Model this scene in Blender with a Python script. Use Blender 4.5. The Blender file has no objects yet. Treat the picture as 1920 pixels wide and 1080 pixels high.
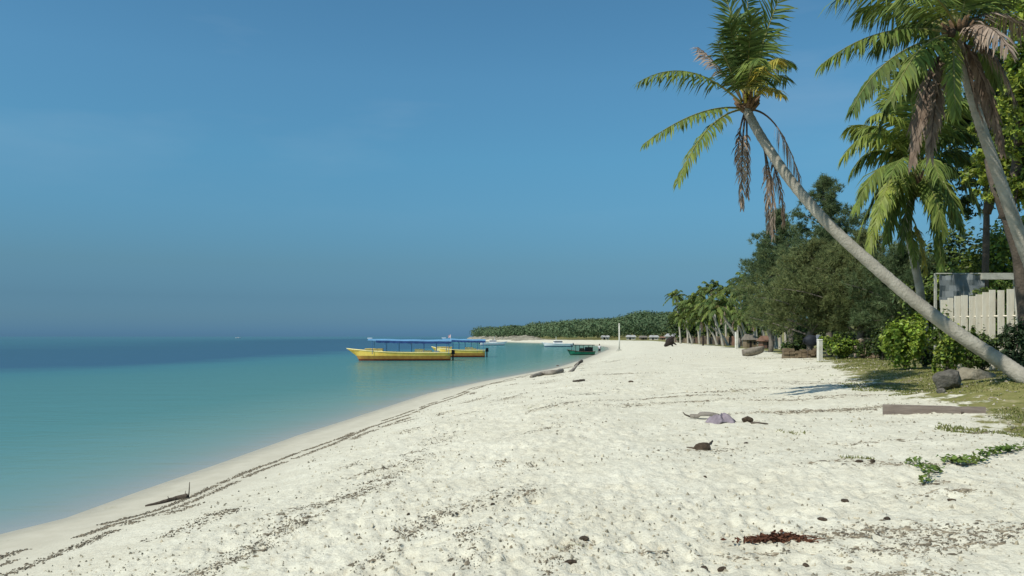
import bpy, math, random
import numpy as np

# ------------------------------------------------------------------ camera, sky, sun, exposure
R = math.radians
SC = bpy.context.scene
COL = SC.collection
FPX, CX, HY, CZ = 1500.0, 960.0, 631.0, 2.7        # focal length in photo pixels, horizon row, eye height above the water

cam_d = bpy.data.cameras.new('camera')
cam_d.sensor_width = 36.0
cam_d.lens = 36.0 * FPX / 1920.0
cam_d.shift_y = (HY - 540.0) / 1920.0
cam_d.clip_start = 0.1
cam_d.clip_end = 60000
cam = bpy.data.objects.new('camera', cam_d)
COL.objects.link(cam)
cam.location = (0, 0, CZ)
cam.rotation_euler = (R(90), 0, 0)
SC.camera = cam

SUN_AZ = math.atan2(-0.55, -0.42)                  # from +Y towards +X: the sun stands behind the camera, to the left
SUN_EL = R(50)
world = bpy.data.worlds.new('World')
SC.world = world
world.use_nodes = True
wn = world.node_tree.nodes
wl = world.node_tree.links
wn.clear()
w_out = wn.new('ShaderNodeOutputWorld')
w_bg = wn.new('ShaderNodeBackground')
w_sky = wn.new('ShaderNodeTexSky')
w_sky.sky_type = 'NISHITA'
w_sky.sun_disc = False
w_sky.sun_elevation = SUN_EL
w_sky.sun_rotation = SUN_AZ
w_sky.altitude = 0
w_sky.air_density = 1.0
w_sky.dust_density = 0.6
w_sky.ozone_density = 2.0
w_tc = wn.new('ShaderNodeTexCoord')
w_sep = wn.new('ShaderNodeSeparateXYZ')
w_ramp = wn.new('ShaderNodeValToRGB')              # clear tropical air: a bluer, duller band low over the sea
w_mul = wn.new('ShaderNodeMixRGB')
w_mul.blend_type = 'MULTIPLY'
w_mul.inputs[0].default_value = 1.0
wl.new(w_tc.outputs['Generated'], w_sep.inputs[0])
wl.new(w_sep.outputs['Z'], w_ramp.inputs[0])
SKY_RAMP = [(0.004, (0.21, 0.489, 1.001)), (0.022, (0.225, 0.461, 0.822)), (0.047, (0.231, 0.441, 0.698)), (0.087, (0.311, 0.539, 0.686)), (0.152, (0.422, 0.773, 0.882)), (0.215, (0.489, 0.939, 1.019)), (0.305, (0.578, 1.051, 1.123)), (0.377, (0.577, 1.051, 1.127)), (0.6, (0.734, 1.011, 1.046)), (1.0, (0.8, 1.0, 1.0))]
els = w_ramp.color_ramp.elements
while len(els) < len(SKY_RAMP):
    els.new(0.5)
for e, (p, c) in zip(els, SKY_RAMP):
    e.position = p
    e.color = (*c, 1)
# faint high cirrus
w_map = wn.new('ShaderNodeMapping')
w_map.inputs['Scale'].default_value = (1.2, 1.2, 5.0)
w_noi = wn.new('ShaderNodeTexNoise')
w_noi.inputs['Scale'].default_value = 2.3
w_noi.inputs['Detail'].default_value = 7
w_cr = wn.new('ShaderNodeValToRGB')
w_cr.color_ramp.elements[0].position = 0.5
w_cr.color_ramp.elements[0].color = (0, 0, 0, 1)
w_cr.color_ramp.elements[1].position = 0.85
w_cr.color_ramp.elements[1].color = (0.22, 0.22, 0.22, 1)
w_cl = wn.new('ShaderNodeMixRGB')
w_cl.inputs[2].default_value = (6.0, 6.6, 7.2, 1)
wl.new(w_tc.outputs['Generated'], w_map.inputs[0])
wl.new(w_map.outputs[0], w_noi.inputs['Vector'])
wl.new(w_noi.outputs['Fac'], w_cr.inputs[0])
wl.new(w_sky.outputs[0], w_mul.inputs[1])
wl.new(w_ramp.outputs[0], w_mul.inputs[2])
w_hi = wn.new('ShaderNodeMapRange')              # cirrus only well above the horizon
w_hi.inputs[1].default_value = 0.12
w_hi.inputs[2].default_value = 0.30
wl.new(w_sep.outputs['Z'], w_hi.inputs[0])
w_cm = wn.new('ShaderNodeMath')
w_cm.operation = 'MULTIPLY'
wl.new(w_cr.outputs[0], w_cm.inputs[0])
wl.new(w_hi.outputs[0], w_cm.inputs[1])
wl.new(w_cm.outputs[0], w_cl.inputs[0])
wl.new(w_mul.outputs[0], w_cl.inputs[1])
wl.new(w_cl.outputs[0], w_bg.inputs[0])
w_bg.inputs['Strength'].default_value = 0.1
wl.new(w_bg.outputs[0], w_out.inputs[0])

sun_d = bpy.data.lights.new('sun', 'SUN')
sun_d.energy = 4.15
sun_d.angle = R(0.6)
sun_d.color = (1.0, 0.95, 0.86)
sun = bpy.data.objects.new('sun', sun_d)
COL.objects.link(sun)
sun.rotation_euler = (R(90) - SUN_EL, 0, math.pi - SUN_AZ)
sun.location = (-20, -15, 30)

SC.view_settings.view_transform = 'Standard'
SC.view_settings.look = 'None'
SC.view_settings.exposure = 0.0
SC.view_settings.gamma = 1.0
SC.view_settings.use_curve_mapping = False
SC.cycles.max_bounces = 6
SC.cycles.transparent_max_bounces = 8

rng = np.random.default_rng(11)
random.seed(11)


# ------------------------------------------------------------------ helpers
def P(px, py, d):
    """A point of the place seen at photo pixel (px, py), d metres ahead."""
    return np.array([(px - CX) / FPX * d, d, CZ - (py - HY) / FPX * d])


def link(o, parent=None):
    COL.objects.link(o)
    if parent is not None:
        o.parent = parent
    return o


def tag(o, label=None, cat=None, group=None, kind=None):
    if label: o['label'] = label
    if cat: o['category'] = cat
    if group: o['group'] = group
    if kind: o['kind'] = kind
    return o


def empty(name, loc, rz=0.0, label=None, cat=None, group=None):
    o = bpy.data.objects.new(name, None)
    o.empty_display_size = 0.3
    link(o)
    o.location = tuple(float(v) for v in loc)
    o.rotation_euler = (0, 0, rz)
    return tag(o, label, cat, group)


def make_obj(name, v, f, mats, parent=None, smooth=False, midx=None, loc=None):
    me = bpy.data.meshes.new(name)
    me.from_pydata(np.asarray(v, float).tolist(), [], f.tolist() if isinstance(f, np.ndarray) else f)
    if not isinstance(mats, (list, tuple)):
        mats = [mats]
    for m in mats:
        me.materials.append(m)
    if midx is not None:
        me.polygons.foreach_set('material_index', np.asarray(midx, dtype=np.int32))
    if smooth:
        me.polygons.foreach_set('use_smooth', np.ones(len(me.polygons), dtype=bool))
    me.update()
    o = bpy.data.objects.new(name, me)
    link(o, parent)
    if loc is not None:
        o.location = tuple(float(q) for q in loc)
    return o


class MB:
    """Collects geometry for ONE mesh."""
    def __init__(self):
        self.v, self.f, self.m = [], [], []

    def add(self, v, f, m=0):
        n = len(self.v)
        self.v.extend([tuple(float(q) for q in p) for p in v])
        self.f.extend([tuple(int(i) + n for i in q) for q in f])
        self.m.extend([m] * len(f))
        return self

    def box(self, c, s, rz=0.0, rx=0.0, ry=0.0, m=0, taper=1.0):
        x, y, z = s[0] / 2, s[1] / 2, s[2] / 2
        p = np.array([[-x, -y, -z], [x, -y, -z], [x, y, -z], [-x, y, -z], [-x * taper, -y * taper, z], [x * taper, -y * taper, z], [x * taper, y * taper, z], [-x * taper, y * taper, z]])
        p = p @ rot(rx, ry, rz).T + np.array(c)
        return self.add(p, [(0, 3, 2, 1), (4, 5, 6, 7), (0, 1, 5, 4), (1, 2, 6, 5), (2, 3, 7, 6), (3, 0, 4, 7)], m)

    def tube(self, pts, rad, n=8, m=0, cap=True, jit=0.0):
        pts = [np.array(p, float) for p in pts]
        if not hasattr(rad, '__len__'):
            rad = [rad] * len(pts)
        vs, fs = [], []
        prev = None
        for i, p in enumerate(pts):
            t = pts[min(i + 1, len(pts) - 1)] - pts[max(i - 1, 0)]
            t /= np.linalg.norm(t) + 1e-9
            if prev is None:
                a = np.array([0, 0, 1.0]) if abs(t[2]) < 0.9 else np.array([1.0, 0, 0])
                u = np.cross(t, a)
            else:
                u = prev - t * np.dot(prev, t)
            u /= np.linalg.norm(u) + 1e-9
            prev = u
            w = np.cross(t, u)
            for k in range(n):
                a = 2 * math.pi * k / n
                r = rad[i] * (1 + (random.uniform(-jit, jit) if jit else 0))
                vs.append(p + (u * math.cos(a) + w * math.sin(a)) * r)
        for i in range(len(pts) - 1):
            for k in range(n):
                k2 = (k + 1) % n
                fs.append((i * n + k, i * n + k2, (i + 1) * n + k2, (i + 1) * n + k))
        if cap:
            fs.append(tuple(range(n - 1, -1, -1)))
            fs.append(tuple((len(pts) - 1) * n + k for k in range(n)))
        return self.add(vs, fs, m)

    def build(self, name, mats, parent=None, smooth=False, loc=None):
        return make_obj(name, self.v, self.f, mats, parent, smooth, self.m, loc)


def rot(rx, ry, rz):
    cx, sx, cy, sy, cz, sz = math.cos(rx), math.sin(rx), math.cos(ry), math.sin(ry), math.cos(rz), math.sin(rz)
    X = np.array([[1, 0, 0], [0, cx, -sx], [0, sx, cx]])
    Y = np.array([[cy, 0, sy], [0, 1, 0], [-sy, 0, cy]])
    Z = np.array([[cz, -sz, 0], [sz, cz, 0], [0, 0, 1]])
    return Z @ Y @ X


def copy_tree(o, parent=None):
    c = o.copy()
    COL.objects.link(c)
    c.parent = parent
    for ch in list(o.children):
        copy_tree(ch, c)
    return c


def nrm(a):
    return a / (np.linalg.norm(a, axis=-1, keepdims=True) + 1e-9)


def h2(ix, iy, seed):
    n = (ix.astype(np.int64) * 374761393 + iy.astype(np.int64) * 668265263 + seed * 1442695041) & 0x7fffffff
    n = ((n ^ (n >> 13)) * 1274126177) & 0x7fffffff
    n = ((n ^ (n >> 15)) * 2246822519) & 0x7fffffff
    return ((n ^ (n >> 16)) & 0xffffff) / float(0xffffff)


def vnoise(x, y, seed=0):
    ix, iy = np.floor(x), np.floor(y)
    fx, fy = x - ix, y - iy
    fx, fy = fx * fx * (3 - 2 * fx), fy * fy * (3 - 2 * fy)
    a, b = h2(ix, iy, seed), h2(ix + 1, iy, seed)
    c, d = h2(ix, iy + 1, seed), h2(ix + 1, iy + 1, seed)
    return (a * (1 - fx) + b * fx) * (1 - fy) + (c * (1 - fx) + d * fx) * fy


def fbm(x, y, oct=4, seed=0):
    s, a, t = 0.0, 1.0, 0.0
    for k in range(oct):
        s = s + a * vnoise(x * 2 ** k + 17.3 * k, y * 2 ** k - 9.1 * k, seed + k)
        t += a
        a *= 0.5
    return s / t


def dimples(x, y, seed):
    """Footprint-like hollows: one per cell, elongated, with a raised rim."""
    ix, iy = np.floor(x), np.floor(y)
    out = np.zeros_like(x)
    for dx in (-1, 0, 1):
        for dy in (-1, 0, 1):
            cx, cy = ix + dx, iy + dy
            qx, qy = cx + h2(cx, cy, seed), cy + h2(cx, cy, seed + 1)
            a = h2(cx, cy, seed + 2) * math.pi
            ux, uy = x - qx, y - qy
            p = (ux * np.cos(a) + uy * np.sin(a)) * 1.45
            q = -ux * np.sin(a) + uy * np.cos(a)
            r = np.sqrt(p * p + q * q) / (0.32 + 0.28 * h2(cx, cy, seed + 3))
            dep = 0.35 + 0.9 * h2(cx, cy, seed + 4)
            prof = np.where(r < 1, -(1 - r * r) ** 1.2, 0) + 0.55 * np.exp(-((r - 1.12) / 0.22) ** 2)
            out += prof * dep
    return out


def sstep(a, b, x):
    t = np.clip((x - a) / (b - a), 0, 1)
    return t * t * (3 - 2 * t)


# ------------------------------------------------------------------ materials
MATS = {}


def mat(name, col, rough=0.8, var=0.15, scale=6.0, bump=0.0, bscale=40.0, col2=None, spec=0.3, trans=0.0, island=0.0, metal=0.0, hue=0.0, stretch=None):
    """A procedural surface: base colour broken up by noise, optional second colour, per-piece variation and relief."""
    if name in MATS:
        return MATS[name]
    m = bpy.data.materials.new(name)
    m.use_nodes = True
    nt = m.node_tree
    N, L = nt.nodes, nt.links
    bs = N['Principled BSDF']
    bs.inputs['Roughness'].default_value = rough
    bs.inputs['Specular IOR Level'].default_value = spec
    bs.inputs['Metallic'].default_value = metal
    tc = N.new('ShaderNodeTexCoord')
    src = tc.outputs['Object']
    if stretch:
        mp = N.new('ShaderNodeMapping')
        mp.inputs['Scale'].default_value = stretch
        L.new(src, mp.inputs[0])
        src = mp.outputs[0]
    no = N.new('ShaderNodeTexNoise')
    no.inputs['Scale'].default_value = scale
    no.inputs['Detail'].default_value = 5
    no.inputs['Roughness'].default_value = 0.62
    L.new(src, no.inputs['Vector'])
    mix = N.new('ShaderNodeMixRGB')
    c2 = col2 if col2 else tuple(min(1, c * (1 + var)) for c in col)
    c1 = tuple(c * (1 - var) for c in col) if not col2 else col
    mix.inputs[1].default_value = (*c1, 1)
    mix.inputs[2].default_value = (*c2, 1)
    rp = N.new('ShaderNodeMapRange')
    rp.inputs[1].default_value = 0.3
    rp.inputs[2].default_value = 0.7
    L.new(no.outputs['Fac'], rp.inputs[0])
    L.new(rp.outputs[0], mix.inputs[0])
    out = mix.outputs[0]
    if island > 0:
        ge = N.new('ShaderNodeNewGeometry')
        hs = N.new('ShaderNodeHueSaturation')
        mr = N.new('ShaderNodeMapRange')
        mr.inputs[3].default_value = 1 - island
        mr.inputs[4].default_value = 1 + island
        L.new(ge.outputs['Random Per Island'], mr.inputs[0])
        L.new(mr.outputs[0], hs.inputs['Value'])
        if hue > 0:
            ml = N.new('ShaderNodeMath'); ml.operation = 'MULTIPLY'; ml.inputs[1].default_value = 7.31
            fr = N.new('ShaderNodeMath'); fr.operation = 'FRACT'
            m2 = N.new('ShaderNodeMapRange')
            m2.inputs[3].default_value = 0.5 - hue
            m2.inputs[4].default_value = 0.5 + hue
            L.new(ge.outputs['Random Per Island'], ml.inputs[0]); L.new(ml.outputs[0], fr.inputs[0])
            L.new(fr.outputs[0], m2.inputs[0]); L.new(m2.outputs[0], hs.inputs['Hue'])
        L.new(out, hs.inputs['Color'])
        out = hs.outputs[0]
    L.new(out, bs.inputs['Base Color'])
    if bump > 0:
        n2 = N.new('ShaderNodeTexNoise')
        n2.inputs['Scale'].default_value = bscale
        n2.inputs['Detail'].default_value = 4
        L.new(src, n2.inputs['Vector'])
        bp = N.new('ShaderNodeBump')
        bp.inputs['Strength'].default_value = bump
        bp.inputs['Distance'].default_value = 0.05
        L.new(n2.outputs['Fac'], bp.inputs['Height'])
        L.new(bp.outputs[0], bs.inputs['Normal'])
    if trans > 0:
        tr = N.new('ShaderNodeBsdfTranslucent')
        L.new(out, tr.inputs['Color'])
        ms = N.new('ShaderNodeMixShader')
        ms.inputs[0].default_value = trans
        L.new(bs.outputs[0], ms.inputs[1]); L.new(tr.outputs[0], ms.inputs[2])
        L.new(ms.outputs[0], N['Material Output'].inputs['Surface'])
    MATS[name] = m
    return m


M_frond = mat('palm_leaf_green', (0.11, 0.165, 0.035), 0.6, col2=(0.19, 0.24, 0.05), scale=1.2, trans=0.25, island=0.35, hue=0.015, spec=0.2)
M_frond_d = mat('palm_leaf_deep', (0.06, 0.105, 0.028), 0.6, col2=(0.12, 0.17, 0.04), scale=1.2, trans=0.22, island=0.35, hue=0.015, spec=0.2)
M_frond_y = mat('palm_leaf_yellow', (0.52, 0.40, 0.06), 0.5, col2=(0.34, 0.33, 0.06), scale=2.0, trans=0.3, island=0.25)
M_frond_l = mat('palm_leaf_lime', (0.29, 0.33, 0.06), 0.5, col2=(0.18, 0.24, 0.045), scale=1.0, trans=0.3, island=0.3)
M_frond_b = mat('palm_leaf_dead', (0.27, 0.195, 0.14), 0.8, col2=(0.39, 0.31, 0.24), scale=2.0, trans=0.15, island=0.35)
M_frond_r = mat('palm_leaf_dead_red', (0.14, 0.092, 0.062), 0.8, col2=(0.24, 0.185, 0.14), scale=2.0, trans=0.12, island=0.35)
M_rachis = mat('frond_stalk', (0.22, 0.21, 0.07), 0.5, 0.2, 3)
M_rachis_b = mat('frond_stalk_dead', (0.07, 0.05, 0.035), 0.8, 0.25, 3)
M_trunk = mat('palm_bark', (0.23, 0.21, 0.165), 0.85, col2=(0.41, 0.385, 0.315), scale=2.6, bump=0.6, bscale=18)
M_trunk_far = mat('palm_bark_far', (0.34, 0.31, 0.25), 0.85, col2=(0.46, 0.43, 0.36), scale=1.5)
M_fibre = mat('palm_fibre', (0.16, 0.10, 0.055), 0.9, 0.35, 14, 0.6, 40)
M_bark = mat('tree_bark', (0.10, 0.08, 0.06), 0.9, 0.3, 5, 0.6, 20)
M_bark_grey = mat('grey_bark', (0.17, 0.15, 0.125), 0.9, 0.3, 5, 0.6, 20)
M_cas = mat('casuarina_needles', (0.09, 0.14, 0.06), 0.7, col2=(0.175, 0.225, 0.095), scale=0.35, trans=0.4, island=0.4, hue=0.02)
M_cas2 = mat('casuarina_needles_olive', (0.125, 0.16, 0.06), 0.7, col2=(0.22, 0.25, 0.095), scale=0.35, trans=0.4, island=0.4, hue=0.02)
M_leaf = mat('bush_leaf_bright', (0.24, 0.34, 0.035), 0.5, col2=(0.34, 0.44, 0.055), scale=2.0, trans=0.3, island=0.4, hue=0.02, spec=0.5)
M_leaf_o = mat('bush_leaf_olive', (0.085, 0.145, 0.022), 0.5, col2=(0.14, 0.20, 0.035), scale=2.0, trans=0.25, island=0.4, hue=0.02)
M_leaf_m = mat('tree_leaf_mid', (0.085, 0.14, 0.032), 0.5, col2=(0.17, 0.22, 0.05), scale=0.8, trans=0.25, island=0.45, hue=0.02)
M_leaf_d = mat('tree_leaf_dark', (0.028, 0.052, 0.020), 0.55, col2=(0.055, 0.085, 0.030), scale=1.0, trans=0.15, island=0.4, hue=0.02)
M_leaf_yg = mat('tree_leaf_yellowgreen', (0.25, 0.33, 0.04), 0.5, col2=(0.36, 0.42, 0.07), scale=1.0, trans=0.35, island=0.4, hue=0.02)
M_wood_far = mat('far_forest_leaf', (0.068, 0.115, 0.055), 0.7, col2=(0.115, 0.165, 0.07), scale=0.03, trans=0.15, island=0.18, hue=0.02)
M_white = mat('white_paint', (0.52, 0.50, 0.41), 0.75, col2=(0.76, 0.75, 0.67), scale=2.2, bump=0.3, bscale=25)
M_white_fence = mat('white_fence_paint', (0.64, 0.59, 0.46), 0.75, col2=(0.78, 0.73, 0.60), scale=3, bump=0.25, bscale=22, stretch=(4, 4, 0.6))
M_white_boat = mat('white_boat_paint', (0.78, 0.78, 0.76), 0.4, 0.06, 1)
M_grey_net = mat('grey_net', (0.17, 0.19, 0.19), 0.7, 0.2, 2, 0.3, 60)
M_concrete = mat('pale_concrete', (0.42, 0.41, 0.34), 0.85, 0.2, 4, 0.3, 30)
M_rock = mat('grey_rock', (0.055, 0.052, 0.043), 0.9, col2=(0.19, 0.175, 0.145), scale=4, bump=0.9, bscale=12)
M_rock_pale = mat('pale_rock', (0.16, 0.14, 0.095), 0.9, col2=(0.30, 0.265, 0.19), scale=5, bump=0.8, bscale=14)
M_ledge = mat('limestone', (0.12, 0.11, 0.08), 0.9, col2=(0.40, 0.375, 0.29), scale=0.22, bump=0.8, bscale=1.5)
M_plank = mat('weathered_plank', (0.17, 0.135, 0.11), 0.85, col2=(0.30, 0.25, 0.21), scale=3, bump=0.5, bscale=30, stretch=(0.6, 6, 6))
M_drift = mat('driftwood', (0.17, 0.145, 0.115), 0.85, col2=(0.34, 0.31, 0.26), scale=4, bump=0.6, bscale=25)
M_drift_d = mat('driftwood_dark', (0.055, 0.042, 0.030), 0.9, col2=(0.12, 0.095, 0.07), scale=5, bump=0.6, bscale=25)
M_husk = mat('coconut_husk', (0.050, 0.036, 0.024), 0.9, col2=(0.12, 0.085, 0.055), scale=14, bump=0.8, bscale=60)
M_weed = mat('dry_seaweed', (0.14, 0.115, 0.078), 0.9, col2=(0.30, 0.255, 0.18), scale=3, island=0.5)
M_litter = mat('sun_bleached_litter', (0.27, 0.235, 0.165), 0.9, col2=(0.46, 0.42, 0.32), scale=3, island=0.5)
M_weed_red = mat('red_brown_seaweed', (0.075, 0.026, 0.014), 0.85, col2=(0.15, 0.065, 0.035), scale=6, island=0.45)
M_lilac = mat('lilac_cloth', (0.16, 0.135, 0.155), 0.9, col2=(0.33, 0.28, 0.31), scale=6, bump=0.5, bscale=18)
M_black = mat('black_rubber', (0.012, 0.012, 0.013), 0.55, 0.3, 4)
M_dark = mat('dark_brown_wood', (0.030, 0.022, 0.018), 0.9, 0.4, 4, 0.5, 12)
M_yellow = mat('yellow_boat_paint', (0.74, 0.48, 0.07), 0.5, col2=(0.88, 0.65, 0.13), scale=1.6, stretch=(1, 1, .25))
M_cream = mat('cream_boat_paint', (0.82, 0.70, 0.30), 0.45, 0.08, 1.2)
M_orange = mat('orange_boat_paint', (0.50, 0.20, 0.045), 0.5, col2=(0.76, 0.36, 0.07), scale=1.6, stretch=(1, 1, .25))
M_redbr = mat('red_brown_antifouling', (0.28, 0.055, 0.02), 0.6, 0.25, 1.5)
M_blue = mat('blue_canopy', (0.14, 0.32, 0.50), 0.55, 0.15, 1.0)
M_blue_d = mat('dark_blue_valance', (0.02, 0.055, 0.17), 0.7, 0.3, 1.0)
M_blue_p = mat('blue_post_paint', (0.05, 0.16, 0.33), 0.5, 0.2, 2)
M_green_boat = mat('green_boat_paint', (0.01, 0.16, 0.09), 0.5, 0.2, 2)
M_tarp_dark = mat('dark_tarp', (0.018, 0.022, 0.030), 0.7, 0.4, 2)
M_greytarp = mat('grey_cloth', (0.18, 0.20, 0.24), 0.8, 0.3, 4)
M_thatch = mat('grey_thatch', (0.20, 0.18, 0.15), 0.95, 0.3, 3, 0.6, 12)
M_redroof = mat('rusty_roof', (0.19, 0.11, 0.075), 0.85, 0.35, 1.5)
M_tinroof = mat('tin_roof', (0.38, 0.38, 0.36), 0.6, 0.25, 0.8)
M_hutwall = mat('hut_wall', (0.48, 0.45, 0.38), 0.9, 0.2, 0.8)
M_bamboo = mat('bamboo_wall', (0.20, 0.155, 0.10), 0.9, 0.3, 2)
M_pinkwall = mat('peeling_plaster', (0.32, 0.24, 0.17), 0.9, col2=(0.50, 0.42, 0.31), scale=1.6, bump=0.5, bscale=10)
M_brownstone = mat('brown_stone', (0.12, 0.088, 0.055), 0.9, col2=(0.21, 0.165, 0.105), scale=3, bump=0.8, bscale=10, island=0.3)
M_grassblade = mat('grass_blade', (0.13, 0.155, 0.035), 0.7, col2=(0.22, 0.22, 0.07), scale=1.5, trans=0.2, island=0.4, hue=0.02)
M_skin = mat('skin', (0.23, 0.12, 0.075), 0.6, 0.05)
M_shirt = mat('white_shirt', (0.65, 0.66, 0.68), 0.9, 0.05)
M_shorts = mat('navy_shorts', (0.03, 0.035, 0.06), 0.9, 0.1)
M_hair = mat('black_hair', (0.01, 0.009, 0.008), 0.7, 0.1)
M_glass_d = mat('dark_window', (0.02, 0.025, 0.03), 0.2, 0.1)
M_redwhite = mat('pink_flag', (0.75, 0.45, 0.42), 0.8, 0.1)


def sand_material():
    m = bpy.data.materials.new('coral_sand')
    m.use_nodes = True
    N, L = m.node_tree.nodes, m.node_tree.links
    bs = N['Principled BSDF']
    bs.inputs['Roughness'].default_value = 0.95
    bs.inputs['Specular IOR Level'].default_value = 0.15
    tc = N.new('ShaderNodeTexCoord')

    def noise(sc, det=5, ro=0.6):
        n = N.new('ShaderNodeTexNoise')
        n.inputs['Scale'].default_value = sc
        n.inputs['Detail'].default_value = det
        n.inputs['Roughness'].default_value = ro
        L.new(tc.outputs['Object'], n.inputs['Vector'])
        return n.outputs['Fac']

    def ramp(src, a, b, v0=0.0, v1=1.0):
        r = N.new('ShaderNodeMapRange')
        r.inputs[1].default_value = a; r.inputs[2].default_value = b
        r.inputs[3].default_value = v0; r.inputs[4].default_value = v1
        L.new(src, r.inputs[0])
        return r.outputs[0]

    def mix(f, a, b, mode='MIX'):
        x = N.new('ShaderNodeMixRGB')
        x.blend_type = mode
        for i, s in ((0, f), (1, a), (2, b)):
            if isinstance(s, (int, float)):
                x.inputs[i].default_value = s
            elif isinstance(s, tuple):
                x.inputs[i].default_value = (*s, 1)
            else:
                L.new(s, x.inputs[i])
        return x.outputs[0]

    def math_(op, a, b):
        x = N.new('ShaderNodeMath'); x.operation = op
        for i, s in ((0, a), (1, b)):
            if isinstance(s, (int, float)): x.inputs[i].default_value = s
            else: L.new(s, x.inputs[i])
        return x.outputs[0]

    at = N.new('ShaderNodeAttribute'); at.attribute_name = 'shore'
    ag = N.new('ShaderNodeAttribute'); ag.attribute_name = 'grass'
    shore = at.outputs['Fac']
    c = mix(ramp(noise(0.9), 0.35, 0.65), (0.65, 0.62, 0.485), (0.735, 0.71, 0.57))
    c = mix(ramp(noise(2.6, 6, 0.72), 0.50, 0.74, 0, 0.5), c, (0.47, 0.435, 0.325))
    c = mix(ramp(noise(14, 6, 0.7), 0.50, 0.72, 0, 0.7), c, (0.45, 0.41, 0.30))
    c = mix(ramp(noise(75, 3, 0.7), 0.60, 0.72, 0, 0.6), c, (0.36, 0.32, 0.235))
    c = mix(ramp(noise(230, 2, 0.5), 0.62, 0.70, 0, 0.5), c, (0.27, 0.235, 0.175))
    # packed, damp sand by the water: smoother in tone and darker
    damp = mix(ramp(noise(3.0), 0.35, 0.7), (0.50, 0.47, 0.365), (0.56, 0.53, 0.42))
    edge = math_('ADD', shore, ramp(noise(0.7, 3), 0.3, 0.7, -0.5, 0.5))
    c = mix(ramp(edge, 1.2, 3.2, 1, 0), c, damp)
    wet = math_('ADD', shore, ramp(noise(1.3, 3), 0.3, 0.7, -0.1, 0.1))
    wetf = ramp(wet, 0.12, 0.75, 1, 0)
    c = mix(wetf, c, mix(1.0, damp, (0.80, 0.80, 0.79), 'MULTIPLY'))
    # turf and litter inland
    turf = mix(ramp(noise(2.2, 6, 0.7), 0.35, 0.68), (0.135, 0.15, 0.040), (0.27, 0.25, 0.095))
    turf = mix(ramp(noise(9.0, 5, 0.7), 0.52, 0.70, 0, 0.8), turf, (0.27, 0.21, 0.11))
    turf = mix(ramp(noise(0.55, 5, 0.7), 0.55, 0.68, 0, 0.75), turf, (0.46, 0.41, 0.28))
    gf = math_('ADD', ag.outputs['Fac'], ramp(noise(1.4, 6, 0.65), 0.25, 0.75, -0.62, 0.62))
    c = mix(ramp(gf, 0.42, 0.62), c, turf)
    L.new(c, bs.inputs['Base Color'])
    L.new(ramp(wetf, 0, 1, 0.95, 0.55), bs.inputs['Roughness'])
    bp = N.new('ShaderNodeBump')
    bp.inputs['Distance'].default_value = 0.02
    h = math_('ADD', noise(26, 5, 0.65), math_('MULTIPLY', noise(5.5, 4, 0.6), 2.4))
    L.new(h, bp.inputs['Height'])
    L.new(ramp(edge, 1.0, 3.4, 0.08, 0.85), bp.inputs['Strength'])
    L.new(bp.outputs[0], bs.inputs['Normal'])
    return m


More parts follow.
